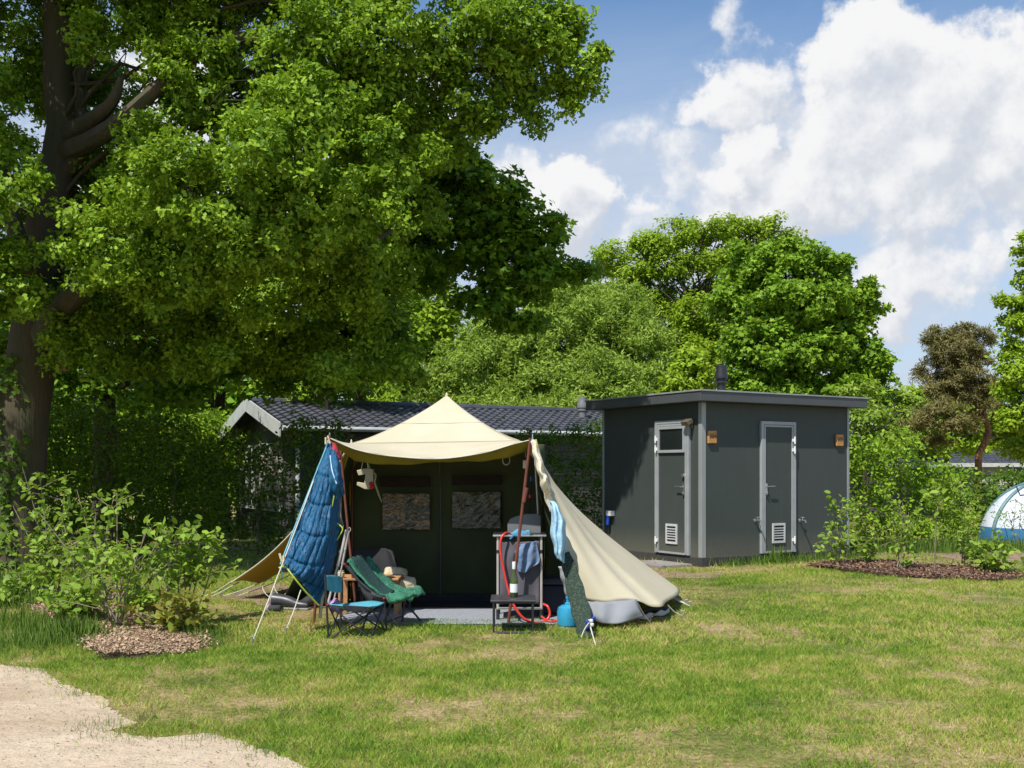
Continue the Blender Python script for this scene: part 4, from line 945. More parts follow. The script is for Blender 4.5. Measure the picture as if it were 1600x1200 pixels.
single(MB().box(W(620, 908, 11.15), (.17, .05, .10), (Vector((1, 0, -.1)).normalized(), Vector((0, 1, 0)), Vector((.1, 0, 1)).normalized())).build('brown_pouch', 'wood_brown', None, bevel=.02), 'brown leather pouch between the cream cushions', 'pouch')

# lounge chair
o = thing('lounge_chair', 'dark folding lounge chair draped in a green towel', 'chair', W(600, 735, 10.15).xy.to_3d())
near = cr([W(538, 881, 10.05), W(560, 907, 10.0), W(583, 926, 9.95), W(606, 936, 9.95), W(627, 934, 9.95)], 20)
farr = cr([W(577, 876, 10.45), W(595, 898, 10.4), W(617, 915, 10.4), W(640, 925, 10.4), W(655, 922, 10.4)], 20)
for q in (near, farr): MB().tube(q, .013, 8).build('rail', 'dark_metal', o, True)
MB().tube([near[0], farr[0]], .012, 8).build('top_bar', 'dark_metal', o, True); MB().tube([near[-1], farr[-1]], .012, 8).build('front_bar', 'dark_metal', o, True)
low = [Vector(((a.x + b.x) / 2, (a.y + b.y) / 2, (a.z + b.z) / 2 - .10 * math.sin(math.pi * i / 19))) for i, (a, b) in enumerate(zip(near, farr))]
cloth('sling', [[a, (a + l) / 2 - UP * .02, l, (b + l) / 2 - UP * .02, b] for a, l, b in list(zip(near, low, farr))[::3]], 'grey_fabric', o, 16, 30, th=.008)
cloth('side_panel', [[W(560, 908, 9.99), W(584, 927, 9.94), W(606, 937, 9.94)], [W(566, 925, 10.02), W(582, 940, 10.0), W(603, 941, 9.98)], [W(573, 940, 10.08), W(582, 945, 10.06), W(592, 944, 10.02)]], 'grey_fabric', o, 12, 12, lambda u, v: (0, .01 * math.sin(u * 8), 0), th=.006)
gz = lambda px, d: Vector(((px - 800) / F * d, d, 0))
for a, b in ((near[13], gz(604, 9.95)), (near[5], gz(627, 10.0)), (farr[13], gz(628, 10.35)), (farr[5], gz(660, 10.4)), (near[10], gz(566, 10.0)), (farr[10], gz(600, 10.35))):
    pole('leg', [a, b], .010, 'dark_metal', o)
for k in (13,): pole('bolt', [near[k] - Vector((0, .02, 0)), near[k] + Vector((0, .01, 0))], .009, 'red_plastic', o)
pole('bolt', [near[0] - Vector((0, .02, 0)), near[0] + Vector((0, .01, 0))], .009, 'red_plastic', o)
pole('crossbar', [gz(604, 9.95) + UP * .07, gz(627, 10.35) + UP * .07], .007, 'dark_metal', o)
tw = thing('green_towel', 'shaggy green towel spread over the lounge chair', 'towel', W(590, 915, 10.2))
rows = []
for i in (0, 4, 8, 11, 14, 17, 19):
    a, b, l = near[i], farr[i], low[i]; rows.append([a + UP * .02 + (b - a) * .10, a.lerp(b, .3) + UP * (.03 + (l.z - (a.z + b.z) / 2) * .8), l + UP * .035, a.lerp(b, .75) + UP * (.03 + (l.z - (a.z + b.z) / 2) * .7), b + UP * .03])
rows.append([p + Vector((.06, 0, -.06)) for p in rows[-1]])
cloth('pile', rows, 'towel_green', tw, 34, 50, lambda u, v: (0, -.004, .012 * math.sin(u * 14 + v * 9) + .006 * math.sin(v * 41 + u * 9)), th=.02)
cloth('overhang', [[W(603, 930, 9.93), W(612, 927, 9.92), W(630, 927, 9.9), W(650, 922, 10.0)], [W(605, 938, 9.9), W(614, 938, 9.86), W(632, 934, 9.86), W(651, 927, 9.95)], [W(608, 943, 9.9), W(616, 942, 9.88), W(632, 937, 9.9), W(648, 930, 10)]], 'towel_green', tw, 24, 14, lambda u, v: (0, .014 * math.sin(u * 16), .006 * math.sin(u * 30)), th=.02)
cloth('dark_patch', [[p + UP * .028 for p in r[1:4]] for r in rows[0:4]], 'towel_dark', tw, 12, 14, th=.012)
# fur of the towel
P = []; 
for r in rows:
    for a, b in zip(r[:-1], r[1:]): 
        for _ in range(26): P.append(a.lerp(b, random.random()) + Vector([random.gauss(0, .02) for _ in range(3)]))
# small turquoise chair
o = thing('small_chair', 'small folding chair with turquoise fabric in front of the tent', 'chair', W(555, 735, 9.55).xy.to_3d())
A_, B_ = gz(513, 9.42), gz(532, 9.85); Fn, Ff = gz(579, 9.42), gz(603, 9.85)
hB, hS = .545, .27
A_top = W(508, 899, 9.42); B_top = W(534, 903, 9.85)
for a, b in ((A_, A_top), (B_, B_top)): pole('back_post', [a, b], .010, 'dark_metal', o)
cloth('backrest', [[A_top, A_top.lerp(B_top, .5) + UP * .01, B_top], [W(509, 921, 9.42), W(522, 926, 9.62), W(534, 925, 9.85)]], 'turquoise', o, 10, 10, lambda u, v: (.015 * math.sin(math.pi * u), .006 * math.sin(u * 9 + v * 9), 0), th=.012)
pole('top_trim', [A_top, A_top.lerp(B_top, .5) + UP * .012, B_top], .008, 'black_fabric', o)
sA, sB, sFn, sFf = W(512, 944, 9.42), W(534, 944, 9.85), W(578, 948, 9.42), W(601, 942, 9.85)
cloth('seat', [[sA, sA.lerp(sB, .5) - UP * .01, sB], [sA.lerp(sFn, .35) - UP * .005, (sA + sB + sFn + sFf) / 4 - UP * .05 + Vector((-.05, 0, 0)), sB.lerp(sFf, .35) + UP * .01], [sA.lerp(sFn, .7) - UP * .005, (sA + sB + sFn + sFf) / 4 - UP * .05 + Vector((.1, 0, 0)), sB.lerp(sFf, .7) + UP * .02], [sFn, sFn.lerp(sFf, .5) - UP * .01, sFf]], 'turquoise', o, 16, 24, th=.01)
cloth('seat_side', [[sA.lerp(sFn, .35), sA.lerp(sFn, .65), sFn], [sA.lerp(sFn, .42) - UP * .035, sA.lerp(sFn, .65) - UP * .06, sFn.lerp(sA, .12) - UP * .03]], 'black_fabric', o, 12, 8, th=.006)
for a, b in ((sA, Fn), (sFn, A_ + Vector((.03, 0, 0))), (sB, Ff), (sFf, B_ + Vector((.03, 0, 0))), (sFn, Ff), (sFf, Fn), (sA, B_), (sB, A_)):
    pole('leg', [a, b], .007, 'dark_metal', o)
for q in (A_, B_, Fn, Ff): MB().tube([q, q + UP * .02], .014, 8).build('foot', 'black_fabric', o, True)
pole('bolt', [sA - Vector((0, .02, 0)), sA + Vector((.0, .01, 0))], .008, 'red_plastic', o)
# woven mat
mt = [g2(520, 972), g2(600, 977), g2(880, 977), g2(905, 962), g2(850, 952), g2(560, 952)]
o = MB().poly([Vector((x, y, .010)) for x, y in mt], .008, (0, 0, 1)).build('outdoor_mat', 'mat', None)
props(o, 'grey woven mat lying at the tent entrance', 'mat')

# kitchen stand
KD = 10.5; o = thing('kitchen_stand', 'folding camping kitchen cupboard with grey fabric front and windshield', 'camping kitchen', W(812, 735, KD).xy.to_3d())
kx0, kx1 = W(778, 0, KD).x, W(846, 0, KD).x; ktz = .84; kd = .42
for x in (kx0, kx1):
    for y in (KD, KD + kd):
        pole('post', [Vector((x, y, .0)), Vector((x, y, ktz))], .014, 'pale_metal', o, 10)
        MB().tube([Vector((x, y, ktz - .16)), Vector((x, y, ktz - .13))], .019, 10).tube([Vector((x, y, .0)), Vector((x, y, .12))], .018, 10).build('post_joint', 'dark_metal', o, True)
MB().box(((kx0 + kx1) / 2, KD + kd / 2, ktz + .01), (kx1 - kx0 + .10, kd + .04, .028)).build('top', 'dark_metal', o, bevel=.006)
MB().box(((kx0 + kx1) / 2, KD - .028, ktz + .012), (kx1 - kx0 + .10, .012, .02)).build('top_edge', 'steel', o, bevel=.004)
MB().box(((kx0 + kx1) / 2, KD - .005, .13), (kx1 - kx0, .02, .022)).build('bottom_bar', 'steel', o, bevel=.004)
cloth('fabric_front', [[Vector((kx0 + .02, KD, .80)), Vector(((kx0 + kx1) / 2, KD - .01, .79)), Vector((kx1 - .02, KD, .80))], [Vector((kx0 + .02, KD - .01, .5)), Vector(((kx0 + kx1) / 2, KD - .02, .5)), Vector((kx1 - .02, KD - .01, .5))], [Vector((kx0 + .02, KD, .17)), Vector(((kx0 + kx1) / 2, KD - .01, .18)), Vector((kx1 - .02, KD, .17))]], 'grey_fabric', o, 24, 24, lambda u, v: (0, .008 * math.sin(u * 12 + v * 5), 0), th=.006)
for x in (kx0, kx1): cloth('fabric_side', [[Vector((x, KD + .02, .8)), Vector((x, KD + kd - .02, .8))], [Vector((x, KD + .02, .17)), Vector((x, KD + kd - .02, .17))]], 'grey_fabric', o, 6, 6, th=.006)
ws = [W(793, 836, KD + .3), W(793, 818, KD + .3), W(797, 811, KD + .3), W(806, 807, KD + .3), W(822, 803, KD + .3), W(840, 803, KD + .3), W(845, 806, KD + .3), W(845, 838, KD + .3)]
MB().poly(ws, .015, (0, 1, 0)).build('windshield', 'grey_panel', o, bevel=.004)
MB().box(((kx0 + kx1) / 2 + .02, KD + kd / 2, .40), (kx1 - kx0 - .06, kd - .04, .012)).build('shelf', 'black_fabric', o)
MB().tube([Vector((kx0 + .18, KD - .04, .60)), Vector((kx0 + .19, KD - .05, .66)), Vector((kx0 + .22, KD - .05, .70))], [.03, .035, .02], 12).build('ladle', 'black_gap', o, True)
props(cloth('folded_cloths', [[(797, 838, KD + .15), (800, 832, KD + .16), (812, 829, KD + .2), (826, 830, KD + .2)], [(796, 841, KD + .0), (803, 836, KD), (815, 832, KD + .05), (828, 833, KD + .05)], [(797, 840, KD - .05), (806, 838, KD - .05), (818, 837, KD - .02), (828, 837, KD)]], 'cloth_teal', None, 20, 16, lambda u, v: (0, 0, .012 * math.sin(u * 13 + v * 5)), th=.02), 'blue and turquoise cloths heaped on the camping kitchen top', 'cloth')
props(cloth('dish_cloth', [[(812, 851, KD - .04), (826, 848, KD - .05), (838, 845, KD - .04)], [(804, 864, KD - .05), (822, 864, KD - .08), (841, 860, KD - .05)], [(807, 884, KD - .05), (824, 880, KD - .08), (843, 878, KD - .05)], [(810, 893, KD - .05), (820, 895, KD - .07), (830, 886, KD - .06)]], 'cloth_blue', None, 26, 26, lambda u, v: (0, .016 * math.sin(u * 14 + v * 3), 0), th=.008), 'faded blue cloth draped on the front of the camping kitchen', 'cloth')
# gas cylinder + hose
gc = Vector((W(887, 0, 10.15).x, 10.15, 0)); o = thing('gas_cylinder', 'blue gas cylinder beside the dark green door flap', 'gas cylinder', gc)
MB().lathe(gc, [(.085, .012), (.098, .02), (.102, .05), (.102, .145), (.092, .185), (.06, .205), (.03, .212)], 24).build('body', 'gas_blue', o, True)
MB().lathe(gc, [(.09, 0), (.09, .018)], 20).build('foot_ring', 'gas_blue', o, True)
MB().lathe(gc + UP * .205, [(.028, 0), (.028, .02), (.014, .03), (.014, .06), (.02, .065), (.02, .085)], 12).build('valve', 'gas_blue', o, True)
hp = [(797, 834, KD + .1), (790, 833, KD - .05), (783, 842, KD - .09), (782, 862, KD - .1), (789, 900, KD - .12), (796, 928, KD - .16), (804, 948, KD - .2), (818, 966, KD - .22), (836, 973, KD - .2), (852, 970, KD - .15), (859, 960, KD - .12), (856, 948, KD - .1), (849, 944, KD - .06)]
props(MB().tube(cr([W(*p) for p in hp], 70), .013, 10).build('gas_hose', 'hose_red', None, True), 'red gas hose looping down the front of the camping kitchen', 'hose')
props(MB().tube(cr([W(846, 963, KD - .1), W(858, 971, 10.3), W(873, 969, 10.2), Vector((gc.x - .10, 10.12, .06))], 20), .010, 8).build('gas_hose', 'hose_red', None, True), 'short red hose on the ground beside the blue cylinder', 'hose')
# side table and bottle
o = thing('side_table', 'small black folding side table carrying a wine bottle', 'table', W(804, 735, 9.9).xy.to_3d())
tz = .30; t0, t1 = W(766, 0, 9.68).x, W(838, 0, 9.68).x
MB().box(((t0 + t1) / 2, 9.9, tz), (t1 - t0, .44, .022)).build('tabletop', 'rubber', o, bevel=.008)
MB().box(((t0 + t1) / 2, 9.9, tz - .018), (t1 - t0 - .03, .41, .014)).build('frame', 'dark_metal', o)
for y in (9.70, 10.10):
    MB().tube(cr([Vector((t0 + .03, y, tz - .02)), Vector((t0 + .03, y, .06)), Vector((t0 + .035, y, .02)), Vector((t0 + .06, y, .010)), Vector((t1 - .06, y, .010)), Vector((t1 - .035, y, .02)), Vector((t1 - .03, y, .06)), Vector((t1 - .03, y, tz - .02))], 40), .009, 8).build('leg', 'dark_metal', o, True)
bc = Vector((W(803, 0, 9.95).x, 9.92, tz + .0115)); o = thing('wine_bottle', 'green wine bottle with white label on the black side table', 'bottle', bc)
MB().lathe(bc, [(.034, 0), (.038, .006), (.038, .15), (.034, .18), (.022, .215), (.0155, .25), (.0145, .30)], 20).build('glass', 'bottle_glass', o, True)
MB().lathe(bc + UP * .045, [(.0386, 0), (.0388, .004), (.0388, .075), (.0386, .08)], 20).build('paper_label', 'white', o, True)
MB().lathe(bc + UP * .262, [(.0165, 0), (.017, .002), (.0165, .065), (.0155, .068)], 16).build('capsule', 'white', o, True)
# cool box
o = thing('cool_box', 'navy cool box standing in the dark right side of the tent', 'cool box', W(862, 735, 11.1).xy.to_3d())
MB().box((W(866, 0, 11).x, 11.0, .17), (.34, .3, .30)).build('body', 'navy', o, bevel=.02); MB().box((W(866, 0, 11).x, 11.0, .36), (.36, .32, .07)).build('lid', 'navy_light', o, bevel=.02)
# bird house on the oak
o = thing('bird_house', 'small wooden bird house fixed to the oak trunk', 'bird house', W(98, 568, 15.6))
c = W(98, 568, 15.6); MB().box(c, (.15, .15, .22)).build('box', 'birdhouse', o, bevel=.004)
MB().box(c + Vector((0, -.03, .125)), (.22, .24, .02), (Vector((1, 0, 0)), Vector((0, 1, .25)).normalized(), Vector((0, -.25, 1)).normalized())).build('roof', 'cabin_plinth', o)
MB().tube([c + Vector((0, -.08, .04)), c + Vector((0, -.077, .04))], .022, 12).build('entrance_hole', 'black_gap', o)
# dome tent at the right
o = thing('dome_tent', 'white and blue dome tent cut off by the right picture edge', 'tent', G(1632, 845, 0)); dc = Vector(G(1632, 845, 0)); dc.z = 0
rx, ry, hz = 1.30, 1.4, 1.27
def dome(name, mat, z0, z1, sc, a0=0, a1=2 * math.pi):
    V, Fc = [], []; nu, nv = 48, 16
    for j in range(nv + 1):
        z = z0 + (z1 - z0) * j / nv; r = sc * max(0, 1 - (z / hz) ** 2.0) ** .55
        for i in range(nu + 1):
            a = a0 + (a1 - a0) * i / nu; seam = 1 - .03 * abs(math.sin(a * 3))
            V.append(dc + Vector((math.cos(a) * rx * r * seam, math.sin(a) * ry * r * seam, z)))
    for j in range(nv):
        for i in range(nu): Fc.append((j * (nu + 1) + i, j * (nu + 1) + i + 1, (j + 1) * (nu + 1) + i + 1, (j + 1) * (nu + 1) + i))
    return MB().add(V, Fc).build(name, mat, o, True)
dome('flysheet', 'dome_white', .30, hz, 1); dome('lower_band', 'dome_blue', .0, .30, 1.012)
for a in (0, 1, 2):
    an = math.pi * a / 3 + .25; pts = [dc + Vector((math.cos(an) * rx * 1.015 * s, math.sin(an) * ry * 1.015 * s, 0)) * 1 + UP * 0 for s in (1,)]
    pts = []
    for k in range(-16, 17):
        z = hz * (1 - abs(k) / 16) * 1.01; r = max(0, 1 - min(1, z / hz / 1.01) ** 2.0) ** .55 * (1 if k < 0 else -1); pts.append(dc + Vector((math.cos(an) * rx * 1.01 * r, math.sin(an) * ry * 1.01 * r, z + .01)))
    MB().tube(pts, .035, 6).build('pole_sleeve', 'dome_teal', o, True)
MB().tube([W(1588, 760, dc.y - 1.25), W(1594, 774, dc.y - 1.33), W(1625, 771, dc.y - 1.45)], .015, 6).build('window_edge', 'black_fabric', o, True)
for a, b in (((1572, 812), (1560, 832)), ((1567, 820), (1548, 838))): rope('guy_rope', [W(a[0], a[1], dc.y - .9), G(b[0], b[1] + 10, 0)], 'rope', o, .006, 6)
#==TREES==
# ------------------------------------------------------------------ the big oak
B_oak = [ # px, py, D, rx, rz, depth factor
 (5, 290, 13.6, 60, 60), (-90, 180, 14.5, 120, 130), (20, 440, 13.8, 62, 60), (-80, 430, 14, 110, 90), (150, 60, 15, 50, 36), (20, 100, 17, 120, 90), (120, 150, 17.6, 110, 90), (110, 20, 16.6, 60, 40), (-290, -370, 12.7, 260, 200), (-120, -250, 13.4, 120, 90), (100, 400, 17.4, 90, 80),  # the far upper-left blobs are out of view, added to shade the left crown
 (190, 380, 14, 120, 80), (300, 300, 13.4, 110, 80), (280, 420, 14.2, 120, 60), (205, 290, 14.6, 60, 50), (240, 30, 16, 80, 50), (230, 210, 14.8, 50, 36),
 (340, 170, 15.5, 110, 60), (420, 250, 13.4, 120, 80), (400, 370, 13.8, 120, 70), (520, 330, 14, 110, 80), (360, 30, 16, 120, 60),
 (480, 60, 14.5, 100, 70), (480, 160, 14, 100, 60), (590, 60, 14.5, 90, 70), (580, 150, 15, 90, 60), (600, 240, 14.6, 100, 60), (300, 105, 14.9, 90, 45), (250, 60, 15.2, 60, 40),
 (690, 60, 15, 90, 60), (700, 150, 15.4, 85, 60), (790, 50, 15, 90, 60), (800, 130, 15.4, 60, 45), (850, 60, 15, 60, 50), (880, 140, 15.2, 40, 28),
 (915, 115, 15.1, 34, 40), (935, 80, 15.1, 18, 22), (890, 40, 15.3, 30, 45), (905, 165, 15.2, 26, 14), (840, 180, 15.4, 26, 26), (770, 185, 15.4, 40, 30),
 (680, 230, 15.8, 60, 45), (520, 430, 15.5, 90, 55), (420, 470, 16, 100, 50), (300, 500, 16.5, 90, 40), (600, 410, 16, 60, 60), (640, 320, 16, 60, 50),
 (150, 480, 16, 80, 50), (560, -60, 15, 160, 80), (780, -50, 15.5, 130, 60), (300, -90, 15, 200, 100), (40, -120, 15.5, 220, 130), (-220, -20, 15, 160, 180), (-230, 300, 15, 140, 150),
 (180, -280, 15.5, 260, 120), (480, -220, 15.5, 200, 100), (20, 560, 17.5, 60, 50), (330, 545, 16.5, 90, 40), (450, 545, 17, 80, 36), (200, 560, 17, 80, 36), (110, 520, 15.5, 50, 36), (240, 300, 17, 120, 120), (450, 180, 17.5, 140, 110), (100, 330, 17.5, 120, 120), (600, 200, 17, 90, 100), (420, 380, 18, 150, 90)]
_r = random.Random(5)
B_oak += [(_r.uniform(90, 640), _r.uniform(500, 590), _r.uniform(14.5, 18), _r.uniform(16, 36), _r.uniform(14, 30)) for _ in range(34)]
B_oak += [(_r.uniform(380, 640), _r.uniform(400, 480), _r.uniform(14.5, 17), _r.uniform(16, 30), _r.uniform(20, 40)) for _ in range(10)]
ob = G(22, 888, 0); ob.z = 0
tree('oak_tree', 'huge old oak with thick dark trunk at the left whose crown overhangs the tent', ob,
     [W(30, 700, ob.y), W(48, 560, ob.y), W(62, 450, ob.y), W(78, 320, ob.y), W(100, 210, ob.y), W(88, 90, ob.y), W(92, -150, ob.y)], .44, B_oak, .215, 88, (.048, .115), LOBED, 'oak_leaf', bark='bark_moss', dens=.80, flat=.75, up=.75, jit=.8, lo=.35, twigs=6,
     limbs=[([W(58, 540, ob.y), W(95, 490, 15.6), W(135, 440, 15), W(205, 390, 14.5), W(235, 330, 14.5)], .24),
            ([W(96, 215, ob.y), W(140, 190, 15.7), W(175, 160, 15.2), W(190, 120, 15)], .17), ([W(95, 240, ob.y), W(150, 215, 15.5), W(205, 175, 15), W(330, 68, 15), W(430, 58, 15), W(520, 30, 15)], .16),
            ([W(98, 270, ob.y), W(130, 230, 16), W(125, 130, 16.2), W(150, 20, 16.4)], .16), ([W(330, 68, 15), W(345, 130, 15.3), W(390, 110, 15.6), W(460, 70, 15.8)], .12),
            ([W(60, 470, ob.y), W(30, 380, 15.2), W(5, 280, 15), W(-20, 120, 15)], .18), ([W(430, 58, 15), W(560, 90, 15.2), W(700, 110, 15.3), W(850, 100, 15.3)], .09),
            ([W(205, 390, 14.5), W(300, 320, 14.6), W(420, 330, 14.6), W(560, 380, 15), W(640, 340, 15.5)], .10)], limb_r=.035, limb_p=.3, cat='tree')
oak = bpy.data.objects['oak_tree']; n_ = 1500
z_ = rng.random(n_) ** 1.3 * 3.2; a_ = rng.uniform(math.pi * .95, math.pi * 1.75, n_); r_ = .50 - .03 * z_ + np.abs(rng.normal(0, .05, n_))
ok_ = vnoise(a_ * 3, z_, 1.3) > .42; z_, a_, r_ = z_[ok_], a_[ok_], r_[ok_]
d_ = np.stack([np.cos(a_), np.sin(a_), 0 * a_], 1); p_ = np.array((ob.x, ob.y, 0)) + d_ * r_[:, None] + np.stack([.02 * z_ * 0, 0 * z_, z_], 1)
leafmesh('ivy', p_, d_ + np.array((0, 0, .5)) + .4 * rng.normal(size=(len(p_), 3)), rng.uniform(.06, .11, len(p_)), MAPLE, 'hedge_leaf', oak)
# second overhanging tree, dark mass right of the oak (in front of the sky gap)
tree('maple_tree', 'darker tree behind the oak whose crown droops toward the light green thicket', W(560, 735, 31).xy.to_3d(),
     [W(562, 600, 30), W(575, 480, 27), W(610, 380, 23), W(640, 280, 20)], .20,
     [(700, 250, 18.5, 70, 45), (740, 300, 18, 70, 50), (790, 330, 18, 50, 35), (720, 380, 18, 70, 50), (800, 400, 18, 60, 50), (850, 370, 18, 34, 40), (770, 460, 18, 60, 36), (850, 440, 18, 40, 28), (885, 420, 18, 26, 16), (906, 420, 18, 12, 8),
      (640, 360, 19, 70, 60), (650, 280, 19.5, 80, 60), (560, 330, 20.5, 90, 80), (560, 480, 20, 70, 60), (520, 560, 19.5, 80, 45), (800, 495, 18, 26, 16), (680, 430, 19, 26, 30), (830, 500, 18, 10, 8), (600, 540, 20, 40, 30)],
     .30, 95, (.075, .15), MAPLE, 'dark_leaf', dens=1.15, twigs=5, limb_r=.07)
# dark trees in the shade on the left
def dark(px, D, r0, blobs, label, tp, leafm='dark_leaf', **kw):
    tree('broadleaf_tree', label, W(px, 735, D).xy.to_3d(), [W(*p) for p in tp], r0, blobs, .40, 55, (.12, .20), SIMPLE if D > 26 else LOBED, leafm, twigs=4, limb_r=r0 * .3, **kw)
dark(165, 22, .26, [(150, 520, 21, 110, 50), (350, 555, 20, 90, 40), (440, 590, 20, 80, 30), (520, 600, 20.5, 60, 30),  (400, 520, 19, 90, 50), (250, 590, 19, 80, 40), (240, 560, 22, 70, 50), (110, 610, 21, 60, 50), (200, 480, 22, 120, 60), (300, 600, 22, 60, 50), (80, 560, 22.5, 60, 60)], 'dark forked tree standing between the oak trunk and the chalet', [(164, 650, 22), (163, 600, 22), (158, 560, 22), (155, 480, 22)])
dark(325, 29, .20, [(330, 520, 29, 100, 60), (250, 620, 29, 70, 60), (400, 560, 28, 80, 50), (330, 420, 29, 120, 70), (180, 640, 29, 80, 60)], 'slim dark trunk left of the chalet gable', [(326, 650, 29), (325, 580, 29), (320, 480, 29)], 'bright_leaf')
dark(348, 30, .20, [(430, 540, 30, 90, 60), (480, 600, 30, 60, 30), (520, 500, 30, 80, 50), (370, 470, 30, 80, 60)], 'slightly leaning trunk behind the chalet gable', [(342, 660, 30), (350, 590, 30), (370, 480, 30)], 'bright_leaf')
dark(-20, 26, .22, [(-20, 560, 26, 110, 90), (50, 650, 26, 80, 70), (-60, 700, 25, 100, 60), (60, 480, 27, 120, 80)], 'dark tree hidden behind the oak trunk', [(-20, 600, 26), (-10, 480, 26)])
dark(505, 25, .14, [(520, 560, 26, 70, 50), (460, 610, 26, 60, 26), (580, 580, 26, 60, 45), (600, 470, 27, 60, 60), (540, 420, 28, 80, 60)], 'thin tree with sunlit leaves above the chalet ridge', [(508, 640, 25), (505, 560, 25)], 'oak_leaf')
# sunlit background trees
tree('sunlit_tree', 'yellow-green tree rising behind the chalet under the dark overhanging crown', W(660, 735, 36).xy.to_3d(), [W(655, 620, 36), W(650, 540, 36)], .3,
     [(640, 520, 36, 70, 60), (690, 480, 36, 60, 36), (620, 600, 35, 60, 50), (700, 540, 36, 50, 50), (590, 640, 34, 60, 30), (650, 640, 34, 80, 30), (650, 440, 37, 60, 26)], .5, 60, (.16, .28), SIMPLE, 'bright_leaf', dens=1.2, twigs=3)
WB = [(800, 540, 33, 90, 60), (880, 520, 33, 80, 60), (960, 520, 34, 70, 60), (740, 590, 32, 90, 50), (840, 600, 32, 90, 50), (930, 600, 32, 90, 50), (1000, 560, 33, 50, 60), (900, 460, 36, 50, 30), (980, 470, 35, 40, 30), (1010, 620, 32, 50, 40), (690, 620, 32, 60, 36), (770, 640, 31, 90, 26), (870, 640, 31, 90, 26), (860, 470, 36, 40, 30), (960, 640, 31, 70, 26)]
tree('willow_thicket', 'pale olive willow thicket behind the long tiled roof', W(860, 735, 34).xy.to_3d(), [W(865, 640, 34), W(870, 540, 34)], .25, WB, .40, 150, (.12, .22), NARROW, 'willow_leaf', dens=1.3, twigs=5, limb_r=.06, flat=.8, up=.5, jit=.9)
tree('open_crowned_tree', 'tall tree with airy crown and visible fanned branches', W(1080, 735, 42).xy.to_3d(), [W(1100, 600, 42), W(1095, 540, 42), W(1085, 470, 42)], .24,
     [(960, 400, 42, 30, 26), (985, 440, 42, 40, 30), (1010, 385, 42, 34, 22), (1060, 370, 42, 50, 24), (1130, 360, 42, 50, 22), (1190, 360, 42, 36, 20), (1225, 380, 42, 26, 20), (1040, 420, 42, 50, 26), (1000, 480, 42, 40, 36), (1100, 410, 42, 50, 22), (1150, 400, 42, 40, 24), (1060, 470, 43, 50, 26), (1120, 460, 43, 40, 26), (1040, 520, 42, 40, 36), (1100, 540, 42, 50, 40), (1060, 590, 41, 60, 40), (950, 430, 43, 16, 14), (1085, 490, 40.8, 34, 26), (1105, 560, 40.5, 40, 30), (1140, 520, 41, 36, 34), (1065, 540, 40.8, 30, 26)],
     .42, 90, (.11, .20), SIMPLE, 'bright_leaf', dens=1.15, twigs=6, limb_r=.05, flat=.8,
     limbs=[([W(1095, 560, 42), W(1080, 480, 41.8), W(1050, 420, 41.6), W(1010, 370, 41.5)], .09), ([W(1095, 560, 42), W(1097, 470, 42), W(1090, 420, 41.8), W(1100, 360, 41.6)], .08), ([W(1098, 560, 42), W(1120, 480, 42), W(1145, 410, 42), W(1180, 360, 42)], .08), ([W(1080, 500, 41.8), W(1040, 460, 41.6), W(990, 420, 41.5)], .06)])
tree('young_tree', 'small light green tree just left of the cabin flue', W(1085, 735, 27).xy.to_3d(), [W(1088, 650, 27), W(1085, 560, 27)], .08,
     [(1080, 560, 27, 26, 22), (1075, 590, 27, 40, 30), (1095, 610, 27, 40, 20), (1060, 620, 27, 36, 16)], .32, 50, (.12, .2), SIMPLE, 'bright_leaf', dens=1.2)
MB_ = [(1230, 400, 35, 50, 26), (1180, 420, 35, 50, 36), (1280, 420, 35, 44, 30), (1320, 470, 35, 46, 36), (1355, 475, 35, 26, 24), (1160, 480, 35, 50, 36), (1240, 470, 34, 70, 40), (1300, 520, 35, 60, 36), (1180, 540, 34, 60, 36), (1250, 550, 34, 70, 36), (1350, 560, 35, 44, 30), (1380, 570, 35, 20, 20), (1330, 600, 35, 50, 26), (1210, 600, 34, 80, 30), (1290, 610, 34, 60, 26), (1160, 600, 34, 40, 30), (1365, 610, 35, 24, 30)]
tree('dense_maple', 'dense rounded bright green maple behind the cabin roof', W(1240, 735, 35).xy.to_3d(), [W(1240, 620, 35), W(1235, 500, 35)], .35, MB_, .38, 105, (.10, .20), MAPLE, 'maple_leaf', dens=1.25, twigs=4, limb_r=.07, flat=.8, up=.9, jit=.8)
tree('shrubby_tree', 'grey-green shrubby tree right of the cabin roof end', W(1350, 735, 30).xy.to_3d(), [W(1352, 680, 30)], .1,
     [(1350, 660, 30, 34, 30), (1400, 660, 34, 40, 26), (1345, 620, 31, 26, 24), (1385, 690, 30, 40, 22), (1420, 640, 36, 34, 22), (1440, 680, 36, 40, 26)], .34, 60, (.13, .2), SIMPLE, 'willow_leaf', dens=1.2)
tree('low_tree', 'bright low tree between the cabin and the reddish pine', W(1480, 735, 44).xy.to_3d(), [W(1478, 690, 44)], .2,
     [(1420, 620, 44, 34, 22), (1470, 640, 44, 44, 26), (1530, 650, 46, 50, 36), (1400, 650, 44, 30, 26), (1440, 690, 44, 50, 26), (1510, 690, 46, 40, 20), (1580, 680, 46, 40, 30)], .5, 60, (.2, .3), SIMPLE, 'bright_leaf', dens=1.1)
